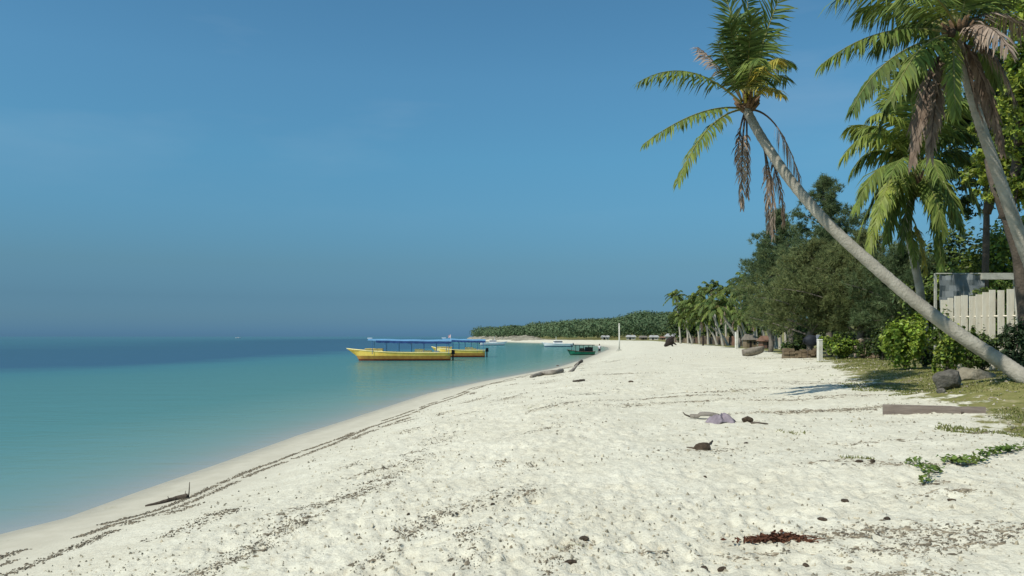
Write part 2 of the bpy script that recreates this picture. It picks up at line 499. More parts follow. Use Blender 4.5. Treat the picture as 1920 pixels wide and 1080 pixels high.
def water_material():
    m = bpy.data.materials.new('sea_water')
    m.use_nodes = True
    N, L = m.node_tree.nodes, m.node_tree.links
    N.remove(N['Principled BSDF'])
    tc = N.new('ShaderNodeTexCoord')
    at = N.new('ShaderNodeAttribute'); at.attribute_name = 'offshore'

    def noise(sc, stretch=(1, 1, 1), det=4, rz=0.0):
        mp = N.new('ShaderNodeMapping'); mp.inputs['Scale'].default_value = stretch
        mp.inputs['Rotation'].default_value = (0, 0, rz)
        n = N.new('ShaderNodeTexNoise')
        n.inputs['Scale'].default_value = sc
        n.inputs['Detail'].default_value = det
        L.new(tc.outputs['Object'], mp.inputs[0]); L.new(mp.outputs[0], n.inputs['Vector'])
        return n.outputs['Fac']

    def math_(op, a, b):
        x = N.new('ShaderNodeMath'); x.operation = op
        for i, s in ((0, a), (1, b)):
            if isinstance(s, (int, float)): x.inputs[i].default_value = s
            else: L.new(s, x.inputs[i])
        return x.outputs[0]

    def mr(src, a, b, v0, v1):
        r = N.new('ShaderNodeMapRange')
        r.inputs[1].default_value = a; r.inputs[2].default_value = b
        r.inputs[3].default_value = v0; r.inputs[4].default_value = v1
        L.new(src, r.inputs[0])
        return r.outputs[0]

    # the sea's own colour follows its depth: pale sand, lagoon turquoise, then the dark seagrass edge and the deep
    off = math_('ADD', at.outputs['Fac'], math_('MULTIPLY', math_('SUBTRACT', noise(0.035, (1, 1, 1), 5), 0.5), math_('MULTIPLY', at.outputs['Fac'], 0.75)))
    off = math_('ADD', off, math_('MULTIPLY', math_('SUBTRACT', noise(0.02, (0.25, 1.6, 1), 5, 0.15), 0.5), mr(at.outputs['Fac'], 15, 60, 0, 45)))
    lg = math_('LOGARITHM', math_('MAXIMUM', off, 0.1), 10.0)          # 0.1 m -> -1, 1000 m -> 3
    t = mr(lg, -1.0, 3.0, 0.0, 1.0)
    rp = N.new('ShaderNodeValToRGB')
    stops = [(0.0, (0.420, 0.405, 0.325)), (0.17, (0.345, 0.370, 0.290)), (0.26, (0.262, 0.345, 0.268)), (0.36, (0.171, 0.310, 0.241)), (0.47, (0.086, 0.248, 0.214)), (0.60, (0.063, 0.225, 0.228)),
             (0.635, (0.050, 0.207, 0.237)), (0.665, (0.025, 0.099, 0.182)), (0.76, (0.027, 0.108, 0.182)), (0.84, (0.046, 0.165, 0.225)), (1.0, (0.062, 0.185, 0.25))]
    e = rp.color_ramp.elements
    while len(e) < len(stops):
        e.new(0.5)
    for q, (p, c) in zip(e, stops):
        q.position = p
        q.color = (*c, 1)
    L.new(t, rp.inputs[0])
    bp = N.new('ShaderNodeBump')
    bp.inputs['Distance'].default_value = 0.03
    bp.inputs['Strength'].default_value = 0.75
    h = math_('ADD', noise(2.2, (0.55, 1, 1), 5, 0.5), math_('MULTIPLY', noise(0.5, (0.5, 1.0, 1), 3, 0.35), 2.0))
    L.new(h, bp.inputs['Height'])
    df = N.new('ShaderNodeBsdfDiffuse')
    L.new(rp.outputs[0], df.inputs['Color'])
    tr = N.new('ShaderNodeBsdfTransparent')
    tr.inputs['Color'].default_value = (0.97, 0.95, 0.86, 1)
    body = N.new('ShaderNodeMixShader')
    L.new(mr(at.outputs['Fac'], 0.0, 0.02, 0.9, 1.0), body.inputs[0])
    L.new(tr.outputs[0], body.inputs[1]); L.new(df.outputs[0], body.inputs[2])
    gl = N.new('ShaderNodeBsdfGlossy')
    gl.inputs['Roughness'].default_value = 0.07
    L.new(bp.outputs[0], gl.inputs['Normal'])
    fr = N.new('ShaderNodeFresnel')
    fr.inputs['IOR'].default_value = 1.33
    L.new(bp.outputs[0], fr.inputs['Normal'])
    mx = N.new('ShaderNodeMixShader')
    L.new(math_('MULTIPLY', math_('MINIMUM', fr.outputs[0], 0.75), 0.62), mx.inputs[0])
    L.new(body.outputs[0], mx.inputs[1]); L.new(gl.outputs[0], mx.inputs[2])
    L.new(mx.outputs[0], N['Material Output'].inputs['Surface'])
    return m


# ------------------------------------------------------------------ the land: shoreline, heights, turf line
SHORE = np.array([(-14, -60), (-9.6, -20), (-8.4, -5), (-7.6, 4), (-7.0, 10.9), (-6.64, 11.9), (-6.5, 14.0), (-6.2, 17.3), (-5.85, 21.9), (-5.3, 26.3), (-4.0, 37.9),
                  (-1.9, 47.6), (0.0, 54.7), (3.7, 68.6), (9.2, 98.8), (14.2, 130), (20.5, 169), (24.5, 205), (25, 245), (18, 295), (5, 350), (-12, 425), (-31, 560), (-42, 675),
                  (-34, 800), (80, 1000), (500, 1500), (3000, 4000)], float)
LANDPOLY = np.vstack([SHORE, [(40000, 4000), (40000, -60)]])
TURF = np.array([(7.0, -60), (7.0, 3), (7.15, 9), (7.6, 12.4), (8.6, 16), (9.6, 20.5), (11.2, 27), (13.6, 34), (17.2, 46), (20.5, 60), (24.5, 80), (31, 125), (36, 165), (44, 250), (36, 300), (22, 352), (4, 428), (-16, 562), (-28, 672), (-24, 790), (90, 990), (3000, 3990)], float)
TURFPOLY = np.vstack([TURF, [(40000, 4000), (40000, -60)]])


def inside(x, y, poly):
    r = np.zeros(x.shape, bool)
    n = len(poly)
    j = n - 1
    for i in range(n):
        xi, yi = poly[i]
        xj, yj = poly[j]
        if yi != yj:
            c = ((yi > y) != (yj > y)) & (x < (xj - xi) * (y - yi) / (yj - yi) + xi)
            r ^= c
        j = i
    return r


def dist_line(x, y, line):
    d = np.full(x.shape, 1e12)
    for (ax, ay), (bx, by) in zip(line[:-1], line[1:]):
        vx, vy = bx - ax, by - ay
        t = np.clip(((x - ax) * vx + (y - ay) * vy) / (vx * vx + vy * vy), 0, 1)
        d = np.minimum(d, (x - ax - t * vx) ** 2 + (y - ay - t * vy) ** 2)
    return np.sqrt(d)


def shore_dist(x, y):
    d = dist_line(x, y, SHORE)
    return np.where(inside(x, y, LANDPOLY), d, -d)


def turf_mask(x, y):
    d = dist_line(x, y, TURF)
    d = np.where(inside(x, y, TURFPOLY), d, -d)
    return sstep(-1.0, 1.3, d)


def base_height(x, y, s=None):
    if s is None:
        s = shore_dist(x, y)
    near = np.interp(s, [-400, -120, -40, -10, -3, 0, 1.5, 4, 7, 12, 20, 40, 80, 200, 3000], [-9, -6, -2.6, -1.1, -0.34, 0, 0.17, 0.60, 0.97, 1.2, 1.36, 1.55, 1.8, 2.6, 6])
    hill = 9.0 * sstep(25, 150, s) * sstep(320, 470, y)
    g = 0.42 * np.exp(-(((x - 11.2) / 1.9) ** 2 + ((y - 17.3) / 2.0) ** 2))
    g = g + 0.25 * sstep(9.5, 14, x) * sstep(8, 14, y) * sstep(60, 35, y)
    return near + hill + g


def gz(x, y):
    return float(base_height(np.array([float(x)]), np.array([float(y)]))[0])


def G(px, py, sink=0.0):
    """Where the line of sight through a photo pixel meets the ground."""
    ds = np.concatenate([np.arange(3, 40, 0.02), np.arange(40, 700, 0.25)])
    x = (px - CX) / FPX * ds
    z = CZ - (py - HY) / FPX * ds
    k = np.argmax(z < base_height(x, ds))
    return np.array([x[k], ds[k], float(surf(x[k], ds[k])) - sink])


# polar sheet, fine near by and coarse towards the horizon, one mesh out to the far distance
OX, OY = 0.0, -5.0
ang = np.concatenate([np.radians(np.linspace(-100, -44, 40, endpoint=False)), np.radians(np.linspace(-44, 44, 620, endpoint=False)), np.radians(np.linspace(44, 100, 40))])
rad = np.concatenate([np.exp(np.linspace(math.log(3.0), math.log(48), 430, endpoint=False)), np.exp(np.linspace(math.log(48), math.log(900), 100, endpoint=False)), np.exp(np.linspace(math.log(900), math.log(30000), 25))])
RR, AA = np.meshgrid(rad, ang, indexing='ij')
X = OX + RR * np.sin(AA)
Y = OY + RR * np.cos(AA)
S = shore_dist(X, Y)
GM = turf_mask(X, Y)
Z = base_height(X, Y, S)
amp = sstep(2.0, 4.8, S) * (1 - 0.55 * GM)
fade = 1 - sstep(30, 60, RR)
fine = 1 - sstep(14, 34, RR)
wob = vnoise(X * 0.8, Y * 0.8, 5) * 0.9
ruts = 0.5 + 0.9 * sstep(0.3, 0.7, fbm(X * 0.25, Y * 0.25, 3, 77))
Z += amp * fade * 0.024 * dimples(X * 3.3 + wob, Y * 3.3 - wob, 3) * ruts
Z += amp * fade * 0.016 * dimples(X * 6.9 + 5 + wob, Y * 6.9, 23) * ruts
Z += amp * fine * 0.022 * (fbm(X * 8, Y * 8, 3, 41) - 0.5) * 2
Z += amp * 0.07 * (fbm(X * 0.6, Y * 0.6, 3, 61) - 0.5) * 2
Z += sstep(0.3, 1.5, S) * 0.012 * (fbm(X * 1.5, Y * 0.7, 3, 91) - 0.5)
nr, na = X.shape
idx = np.arange(nr * na).reshape(nr, na)
F = np.stack([idx[:-1, :-1], idx[:-1, 1:], idx[1:, 1:], idx[1:, :-1]], -1).reshape(-1, 4)


def surf(x, y):
    """Height of the sand surface as built, footprints included."""
    x, y = np.asarray(x, float), np.asarray(y, float)
    fi = np.clip(np.interp(np.hypot(x - OX, y - OY), rad, np.arange(len(rad))), 0, len(rad) - 1.001)
    fj = np.clip(np.interp(np.arctan2(x - OX, y - OY), ang, np.arange(len(ang))), 0, len(ang) - 1.001)
    i, j = fi.astype(int), fj.astype(int)
    u, v = fi - i, fj - j
    return Z[i, j] * (1 - u) * (1 - v) + Z[i + 1, j] * u * (1 - v) + Z[i, j + 1] * (1 - u) * v + Z[i + 1, j + 1] * u * v


ground = make_obj('beach_sand', np.stack([X, Y, Z], -1).reshape(-1, 3), F[:, ::-1], sand_material(), smooth=True)
for nm, arr in (('shore', S), ('grass', GM)):
    a = ground.data.attributes.new(nm, 'FLOAT', 'POINT')
    a.data.foreach_set('value', arr.reshape(-1).astype(np.float32))
tag(ground, 'white coral sand beach sloping into the sea', None, None, 'structure')

# the sea
ang_w = np.radians(np.linspace(-100, 70, 400))
rad_w = np.exp(np.linspace(math.log(4.0), math.log(45000), 340))
RW, AW = np.meshgrid(rad_w, ang_w, indexing='ij')
XW, YW = OX + RW * np.sin(AW), OY + RW * np.cos(AW)
SW = shore_dist(XW, YW)
ok = SW < 1.2
iw = np.arange(XW.size).reshape(XW.shape)
keep = ok[:-1, :-1] | ok[:-1, 1:] | ok[1:, 1:] | ok[1:, :-1]
FW = np.stack([iw[:-1, :-1], iw[1:, :-1], iw[1:, 1:], iw[:-1, 1:]], -1)[keep]
sea = make_obj('sea', np.stack([XW, YW, np.zeros_like(XW)], -1).reshape(-1, 3), FW, water_material(), smooth=True)
a = sea.data.attributes.new('offshore', 'FLOAT', 'POINT')
a.data.foreach_set('value', np.maximum(-SW, 0).reshape(-1).astype(np.float32))
tag(sea, 'calm turquoise lagoon deepening to blue', None, None, 'structure')
# ------------------------------------------------------------------ plants
def bez(p0, p1, p2, n):
    t = np.linspace(0, 1, n)[:, None]
    return (1 - t) ** 2 * p0 + 2 * t * (1 - t) * p1 + t * t * p2


def frond(parent, p0, p1, p2, leaf=0.8, droop=0.5, n=46, width=0.055, mats=None, side=None, miss=0.04, start=0.16, stalk=0.03, lean=0.75, name='frond', label=None, one=False):
    """A feather leaf: a curved stalk with two rows of narrow leaflets, one mesh."""
    mats = mats or [M_frond, M_rachis]
    p0, p1, p2 = (np.array(p, float) for p in (p0, p1, p2))
    C = bez(p0, p1, p2, 15)
    mb = MB()
    L = np.sum(np.linalg.norm(np.diff(C, axis=0), axis=1))
    mb.tube(C, [stalk * (1 - 0.85 * i / 14) for i in range(15)], 5, 1)
    down = np.array([0, 0, -1.0])
    for k in range(n):
        t = start + (1 - start) * (k + random.uniform(-.3, .3)) / n
        t = min(max(t, 0), 0.995)
        p = ((1 - t) ** 2) * p0 + 2 * t * (1 - t) * p1 + t * t * p2
        T = nrm(2 * (1 - t) * (p1 - p0) + 2 * t * (p2 - p1))
        if side is None:
            sv = np.cross(T, np.array([0, 0, 1.0]))
            if np.linalg.norm(sv) < 0.15:
                sv = np.array([1.0, 0, 0])
        else:
            sv = np.array(side, float) - T * np.dot(side, T)
        sv = nrm(sv)
        up = np.cross(sv, T)
        u = (t - start) / (1 - start)
        ll = leaf * (0.42 + 0.58 * math.sin(math.pi * (0.16 + 0.78 * u))) * random.uniform(0.72, 1.12)
        for sgn in (-1, 1):
            if random.random() < miss:
                continue
            d = T * (lean * (0.55 + 0.75 * u)) + sv * sgn * (1.0 - 0.35 * u) + up * 0.18 + down * droop * random.uniform(0.6, 1.25) + rng.normal(0, 0.13, 3)
            d = nrm(d)
            d2 = nrm(d + down * droop * random.uniform(0.5, 1.1))
            w = nrm(np.cross(d, up + rng.normal(0, 0.25, 3))) * width * random.uniform(0.8, 1.15)
            a, b, c = p, p + d * ll * 0.5, p + d * ll * 0.5 + d2 * ll * 0.5
            mb.add([a - w * 0.35, a + w * 0.35, b + w * 0.5, b - w * 0.5, c], [(0, 1, 2, 3), (3, 2, 4)], 0)
    o = mb.build(name, mats, parent)
    if label:
        o['label'] = label
    return o


def smooth_path(pts, n):
    pts = np.array(pts, float)
    k = np.linspace(0, len(pts) - 1, n)
    out = []
    for t in k:
        i = min(int(t), len(pts) - 2)
        f = t - i
        a, b, c, d = pts[max(i - 1, 0)], pts[i], pts[i + 1], pts[min(i + 2, len(pts) - 1)]
        out.append(0.5 * ((2 * b) + (-a + c) * f + (2 * a - 5 * b + 4 * c - d) * f * f + (-a + 3 * b - 3 * c + d) * f ** 3))
    return np.array(out)


def palm_trunk(parent, pts, r_base, r_top, n=70, sides=14, m=None, flare=1.5):
    C = smooth_path(pts, n)
    rr = []
    for i in range(n):
        t = i / (n - 1)
        r = r_base + (r_top - r_base) * t ** 0.8
        r *= 1 + (flare - 1) * math.exp(-t * 16)
        r *= 1 + 0.028 * (1 if i % 2 else -1) + random.uniform(-.012, .012)     # leaf-scar rings
        rr.append(r)
    mb = MB().tube(C, rr, sides, 0, True, 0.008)
    return mb.build('trunk', m or M_trunk, parent, True)


def rel(root, p):
    return np.array(p, float) - np.array(root.location)


def leaf_quads(cent, nrmls, size, aspect=0.6, fold=0.25, seed=0):
    """Diamond leaves, two faces each, at cent with random tilt about nrmls."""
    r = np.random.default_rng(seed)
    n = len(cent)
    a = nrm(nrmls)
    t = nrm(np.cross(a, r.normal(size=(n, 3))))
    b = np.cross(a, t)
    s = (size * r.uniform(0.6, 1.3, n))[:, None]
    v0 = cent - t * s * 0.5
    v1 = cent + b * s * aspect * 0.5 + a * s * fold * 0.3
    v2 = cent + t * s * 0.5 - a * s * fold * 0.4
    v3 = cent - b * s * aspect * 0.5 + a * s * fold * 0.3
    v = np.stack([v0, v1, v2, v3], 1).reshape(-1, 3)
    i = np.arange(n)[:, None] * 4
    f = np.concatenate([i + [0, 1, 2], i + [0, 2, 3]], 1).reshape(-1, 3)
    return v, f


def crown_points(clumps, n, seed, shell=0.55, lump=0.28):
    """Points spread through sub-clumps of each ellipsoid, so the crown has gaps and light and dark masses."""
    r = np.random.default_rng(seed)
    vol = np.array([c[3] * c[4] * c[5] for c in clumps]) ** 0.75
    cnt = np.maximum(1, (n * vol / vol.sum()).astype(int))
    P_, N_ = [], []
    for (x, y, z, rx, ry, rz), k in zip(clumps, cnt):
        m = max(6, int(k / 45))
        d = nrm(r.normal(size=(m, 3)))
        rr = (shell + (1 - shell) * r.random((m, 1))) * r.uniform(0.75, 1.08, (m, 1))
        sub = d * rr
        w = r.integers(0, m, k)
        q = sub[w] + r.normal(0, lump * 0.5, (k, 3)) * r.uniform(0.5, 1.4, m)[w][:, None]
        P_.append(q * [rx, ry, rz] + [x, y, z])
        N_.append(nrm(q + r.normal(0, 0.6, (k, 3)) + [0, 0, 0.45]))
    return np.concatenate(P_), np.concatenate(N_)


SEED = [100]


def leafy(name, base, clumps, n, leaf, mats, label, cat, group=None, stems=None, aspect=0.6, trunk_mat=None, stem_r=0.03, mix=None, part='foliage', lump=0.28, shell=0.55):
    """A bush or tree: clumps are (x, y, z, rx, ry, rz) from its base; stems are paths from its base."""
    SEED[0] += 1
    root = empty(name, base, 0, label, cat, group)
    p, q = crown_points(clumps, n, SEED[0], shell, lump)
    keep = p[:, 2] > 0.01
    p, q = p[keep], q[keep]
    v, f = leaf_quads(p, q, leaf, aspect, 0.3, SEED[0])
    ml = mats if isinstance(mats, (list, tuple)) else [mats]
    mi = np.repeat(np.random.default_rng(SEED[0]).choice(len(ml), len(p), p=mix), 2)
    make_obj(part, v, f, ml, root, False, mi)
    for st in stems or []:
        k = len(st)
        MB().tube(smooth_path(st, max(6, 3 * k)), np.linspace(stem_r, stem_r * 0.35, max(6, 3 * k)), 7, 0, True, 0.1).build('trunk' if part == 'crown' else 'stem', trunk_mat or M_bark, root, True)
    return root


# ---- the palm leaning over the beach
D0, D1 = 16.6, 20.0
lp_px = [(1972, 742), (1920, 707), (1880, 680), (1800, 628), (1720, 568), (1640, 500), (1560, 427), (1485, 342), (1428, 258), (1398, 203)]
ds = np.linspace(D0, D1, len(lp_px))
lp_pts = [P(a, b, d) for (a, b), d in zip(lp_px, ds)]
lp_pts[0][2] = gz(lp_pts[0][0], lp_pts[0][1]) - 0.15
lean_palm = empty('coconut_palm', (lp_pts[0][0], lp_pts[0][1], gz(lp_pts[0][0], lp_pts[0][1])), 0, 'coconut palm with long pale trunk leaning far out over the white beach', 'palm tree')
palm_trunk(lean_palm, [rel(lean_palm, p) for p in lp_pts], 0.185, 0.105, 110, flare=1.25)


def px_fronds(root, crown_d, specs):
    for s in specs:
        (bx, by), (cx, cy, cd), (tx, ty, td) = s['b'], s['c'], s['t']
        k = dict(s['k'])
        frond(root, rel(root, P(bx, by, crown_d)), rel(root, P(cx, cy, crown_d + cd)), rel(root, P(tx, ty, crown_d + td)), **k)


def fs(b, c, t, **k):
    return dict(b=b, c=c, t=t, k=k)


GR, DK, YL, LI, BR, RD = [M_frond, M_rachis], [M_frond_d, M_rachis], [M_frond_y, M_rachis], [M_frond_l, M_rachis], [M_frond_b, M_rachis_b], [M_frond_r, M_rachis_b]
MX = (1, 0, 0)
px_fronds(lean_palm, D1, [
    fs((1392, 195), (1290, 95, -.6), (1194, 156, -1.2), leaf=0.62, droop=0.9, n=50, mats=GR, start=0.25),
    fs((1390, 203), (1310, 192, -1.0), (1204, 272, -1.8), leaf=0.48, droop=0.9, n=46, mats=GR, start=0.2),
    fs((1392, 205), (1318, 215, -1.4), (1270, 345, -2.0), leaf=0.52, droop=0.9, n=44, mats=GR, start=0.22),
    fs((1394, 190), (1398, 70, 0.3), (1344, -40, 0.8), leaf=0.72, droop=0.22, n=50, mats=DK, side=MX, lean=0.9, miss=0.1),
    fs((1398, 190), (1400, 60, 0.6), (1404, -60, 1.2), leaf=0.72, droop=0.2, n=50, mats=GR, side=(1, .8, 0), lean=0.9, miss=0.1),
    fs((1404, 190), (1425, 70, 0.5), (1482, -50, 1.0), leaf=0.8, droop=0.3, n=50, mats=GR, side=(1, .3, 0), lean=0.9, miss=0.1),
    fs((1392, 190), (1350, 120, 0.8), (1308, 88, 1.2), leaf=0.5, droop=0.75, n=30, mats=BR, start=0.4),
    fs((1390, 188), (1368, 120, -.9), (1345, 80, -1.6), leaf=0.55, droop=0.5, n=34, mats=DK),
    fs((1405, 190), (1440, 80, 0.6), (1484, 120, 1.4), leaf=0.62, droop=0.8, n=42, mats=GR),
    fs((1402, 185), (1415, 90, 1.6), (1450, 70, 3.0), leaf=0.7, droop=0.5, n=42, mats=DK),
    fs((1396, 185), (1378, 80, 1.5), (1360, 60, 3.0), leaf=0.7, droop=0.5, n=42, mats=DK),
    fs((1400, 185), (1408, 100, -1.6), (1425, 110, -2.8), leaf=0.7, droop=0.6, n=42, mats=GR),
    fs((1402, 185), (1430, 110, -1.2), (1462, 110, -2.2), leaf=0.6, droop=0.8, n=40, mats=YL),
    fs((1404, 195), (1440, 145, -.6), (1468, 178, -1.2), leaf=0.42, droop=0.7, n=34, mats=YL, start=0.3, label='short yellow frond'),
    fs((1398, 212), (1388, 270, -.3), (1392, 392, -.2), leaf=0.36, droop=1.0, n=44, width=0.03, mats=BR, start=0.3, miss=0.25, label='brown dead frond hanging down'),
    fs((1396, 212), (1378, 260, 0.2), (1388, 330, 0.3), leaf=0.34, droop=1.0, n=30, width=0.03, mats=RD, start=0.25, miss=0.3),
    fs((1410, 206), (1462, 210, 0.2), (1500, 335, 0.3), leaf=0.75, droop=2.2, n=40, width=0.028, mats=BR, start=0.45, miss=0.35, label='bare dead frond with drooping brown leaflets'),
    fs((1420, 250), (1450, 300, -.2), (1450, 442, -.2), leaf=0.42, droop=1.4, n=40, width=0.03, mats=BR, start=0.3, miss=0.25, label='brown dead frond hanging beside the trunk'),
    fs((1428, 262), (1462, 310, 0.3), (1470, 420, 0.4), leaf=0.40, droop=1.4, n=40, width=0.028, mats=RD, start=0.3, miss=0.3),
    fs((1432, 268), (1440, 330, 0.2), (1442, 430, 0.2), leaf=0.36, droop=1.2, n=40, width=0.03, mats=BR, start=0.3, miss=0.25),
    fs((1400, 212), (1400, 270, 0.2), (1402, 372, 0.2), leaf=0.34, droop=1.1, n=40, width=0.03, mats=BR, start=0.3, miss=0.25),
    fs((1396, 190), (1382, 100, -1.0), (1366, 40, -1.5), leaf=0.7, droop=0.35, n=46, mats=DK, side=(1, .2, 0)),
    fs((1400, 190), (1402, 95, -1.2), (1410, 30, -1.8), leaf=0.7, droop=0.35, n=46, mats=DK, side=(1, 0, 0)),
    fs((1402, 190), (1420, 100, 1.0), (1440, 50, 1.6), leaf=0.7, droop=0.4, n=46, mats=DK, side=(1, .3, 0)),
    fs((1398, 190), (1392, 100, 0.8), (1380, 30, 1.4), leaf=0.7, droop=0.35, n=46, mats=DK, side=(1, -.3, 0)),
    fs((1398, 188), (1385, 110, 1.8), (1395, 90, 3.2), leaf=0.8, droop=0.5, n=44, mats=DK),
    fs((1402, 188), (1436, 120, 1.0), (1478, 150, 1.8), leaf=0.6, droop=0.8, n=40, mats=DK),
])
mb = MB()
for k in range(16):                                                  # fibrous sheath and old leaf bases under the crown
    a = k * 2.4
    c = rel(lean_palm, P(1400, 206, D1)) + np.array([0, 0, 0.06 * math.sin(k)])
    e = c + np.array([math.cos(a) * 0.32, math.sin(a) * 0.32, 0.12 + 0.25 * random.random()])
    mb.tube([c, (c + e) / 2 + [0, 0, -0.03], e], [0.085, 0.06, 0.025], 6, 0)
mb.build('crown_base', M_fibre, lean_palm, True)
for k in range(5):
    mb = MB()
    c = rel(lean_palm, P(1398 + 6 * k, 178 - 3 * (k % 2), D1 - 0.25 + 0.08 * k))
    mb.tube([c + [0, 0, -.2], c, c + [0.1 * (k - 2), 0, 0.22]], [0.03, 0.035, 0.012], 6)
    mb.build('flower_stalk', M_frond_y, lean_palm, True)

# ---- the tall palm at the right edge
TD = 17.2
tp_px = [(2016, 722), (1984, 630), (1950, 540), (1917, 456), (1889, 378), (1866, 312), (1841, 241), (1818, 165), (1793, 66)]
tp_pts = [P(a, b, TD) for a, b in tp_px]
tp_pts[0][2] = gz(tp_pts[0][0], TD) - 0.2
tall_palm = empty('coconut_palm', (tp_pts[0][0], TD, gz(tp_pts[0][0], TD)), 0, 'tall coconut palm at the right edge hung with brown dead fronds', 'palm tree')
palm_trunk(tall_palm, [rel(tall_palm, p) for p in tp_pts], 0.165, 0.095, 100, flare=1.3)
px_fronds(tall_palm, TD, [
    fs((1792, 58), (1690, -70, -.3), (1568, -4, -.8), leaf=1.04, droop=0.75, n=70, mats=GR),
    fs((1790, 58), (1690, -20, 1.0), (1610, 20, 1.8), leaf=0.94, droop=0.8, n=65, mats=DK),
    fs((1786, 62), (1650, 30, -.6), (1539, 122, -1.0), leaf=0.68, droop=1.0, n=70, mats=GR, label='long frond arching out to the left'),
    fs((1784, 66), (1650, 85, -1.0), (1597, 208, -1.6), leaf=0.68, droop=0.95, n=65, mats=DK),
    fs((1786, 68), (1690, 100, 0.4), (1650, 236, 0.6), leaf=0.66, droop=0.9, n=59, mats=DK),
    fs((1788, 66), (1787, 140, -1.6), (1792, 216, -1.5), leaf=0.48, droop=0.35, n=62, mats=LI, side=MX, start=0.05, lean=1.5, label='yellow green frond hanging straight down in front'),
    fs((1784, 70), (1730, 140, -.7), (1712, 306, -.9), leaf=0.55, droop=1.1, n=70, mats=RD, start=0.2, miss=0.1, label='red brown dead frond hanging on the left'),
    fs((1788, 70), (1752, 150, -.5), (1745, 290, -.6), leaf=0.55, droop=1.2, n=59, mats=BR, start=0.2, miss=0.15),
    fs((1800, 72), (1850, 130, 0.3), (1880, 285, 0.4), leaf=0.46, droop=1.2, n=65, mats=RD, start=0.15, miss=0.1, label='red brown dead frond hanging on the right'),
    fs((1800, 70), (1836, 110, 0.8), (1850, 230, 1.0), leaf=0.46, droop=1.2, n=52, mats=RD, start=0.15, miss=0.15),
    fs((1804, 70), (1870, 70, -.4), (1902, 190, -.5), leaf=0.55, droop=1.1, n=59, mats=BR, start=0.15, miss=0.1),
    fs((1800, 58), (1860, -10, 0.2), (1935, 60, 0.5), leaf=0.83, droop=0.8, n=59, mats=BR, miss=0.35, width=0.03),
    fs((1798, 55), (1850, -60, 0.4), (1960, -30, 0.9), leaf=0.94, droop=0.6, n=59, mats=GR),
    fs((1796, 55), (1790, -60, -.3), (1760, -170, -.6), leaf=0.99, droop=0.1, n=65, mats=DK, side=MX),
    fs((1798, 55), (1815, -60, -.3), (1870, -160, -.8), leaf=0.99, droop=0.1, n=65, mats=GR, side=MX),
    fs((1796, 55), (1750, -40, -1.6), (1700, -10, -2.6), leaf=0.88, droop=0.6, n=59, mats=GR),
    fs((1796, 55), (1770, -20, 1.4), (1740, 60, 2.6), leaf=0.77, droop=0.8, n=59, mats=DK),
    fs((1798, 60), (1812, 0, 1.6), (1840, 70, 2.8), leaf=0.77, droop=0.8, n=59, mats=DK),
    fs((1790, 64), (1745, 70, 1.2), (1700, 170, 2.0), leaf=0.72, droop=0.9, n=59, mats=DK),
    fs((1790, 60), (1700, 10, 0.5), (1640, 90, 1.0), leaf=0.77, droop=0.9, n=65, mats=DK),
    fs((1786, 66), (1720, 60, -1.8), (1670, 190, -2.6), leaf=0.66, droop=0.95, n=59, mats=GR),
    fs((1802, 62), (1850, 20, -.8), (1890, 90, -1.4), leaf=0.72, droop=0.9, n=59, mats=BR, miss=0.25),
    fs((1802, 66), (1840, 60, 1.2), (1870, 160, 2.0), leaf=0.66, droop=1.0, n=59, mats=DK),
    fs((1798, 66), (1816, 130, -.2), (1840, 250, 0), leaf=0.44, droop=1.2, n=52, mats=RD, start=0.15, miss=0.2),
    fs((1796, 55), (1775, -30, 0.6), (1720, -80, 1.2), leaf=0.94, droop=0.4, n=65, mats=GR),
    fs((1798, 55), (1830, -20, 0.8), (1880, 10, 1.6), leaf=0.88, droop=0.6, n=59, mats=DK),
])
mb = MB()
for k in range(18):
    a = k * 2.4
    c = rel(tall_palm, P(1798, 70, TD)) + np.array([0, 0, 0.06 * math.sin(k)])
    e = c + np.array([math.cos(a) * 0.34, math.sin(a) * 0.34, 0.1 + 0.25 * random.random()])
    mb.tube([c, (c + e) / 2 + [0, 0, -0.03], e], [0.09, 0.065, 0.025], 6, 0)
mb.build('crown_base', M_fibre, tall_palm, True)
for k in range(6):
    c = rel(tall_palm, P(1784 + 8 * k, 62 + 6 * (k % 2), TD - 0.3 + 0.1 * (k % 3)))
    MB().tube([c + [0, 0, -.11], c + [0, 0, -.07], c, c + [0, 0, .07], c + [0, 0, .11]], [0.02, 0.07, 0.095, 0.07, 0.02], 8).build('coconut', M_frond_l if k % 2 else M_husk, tall_palm, True)

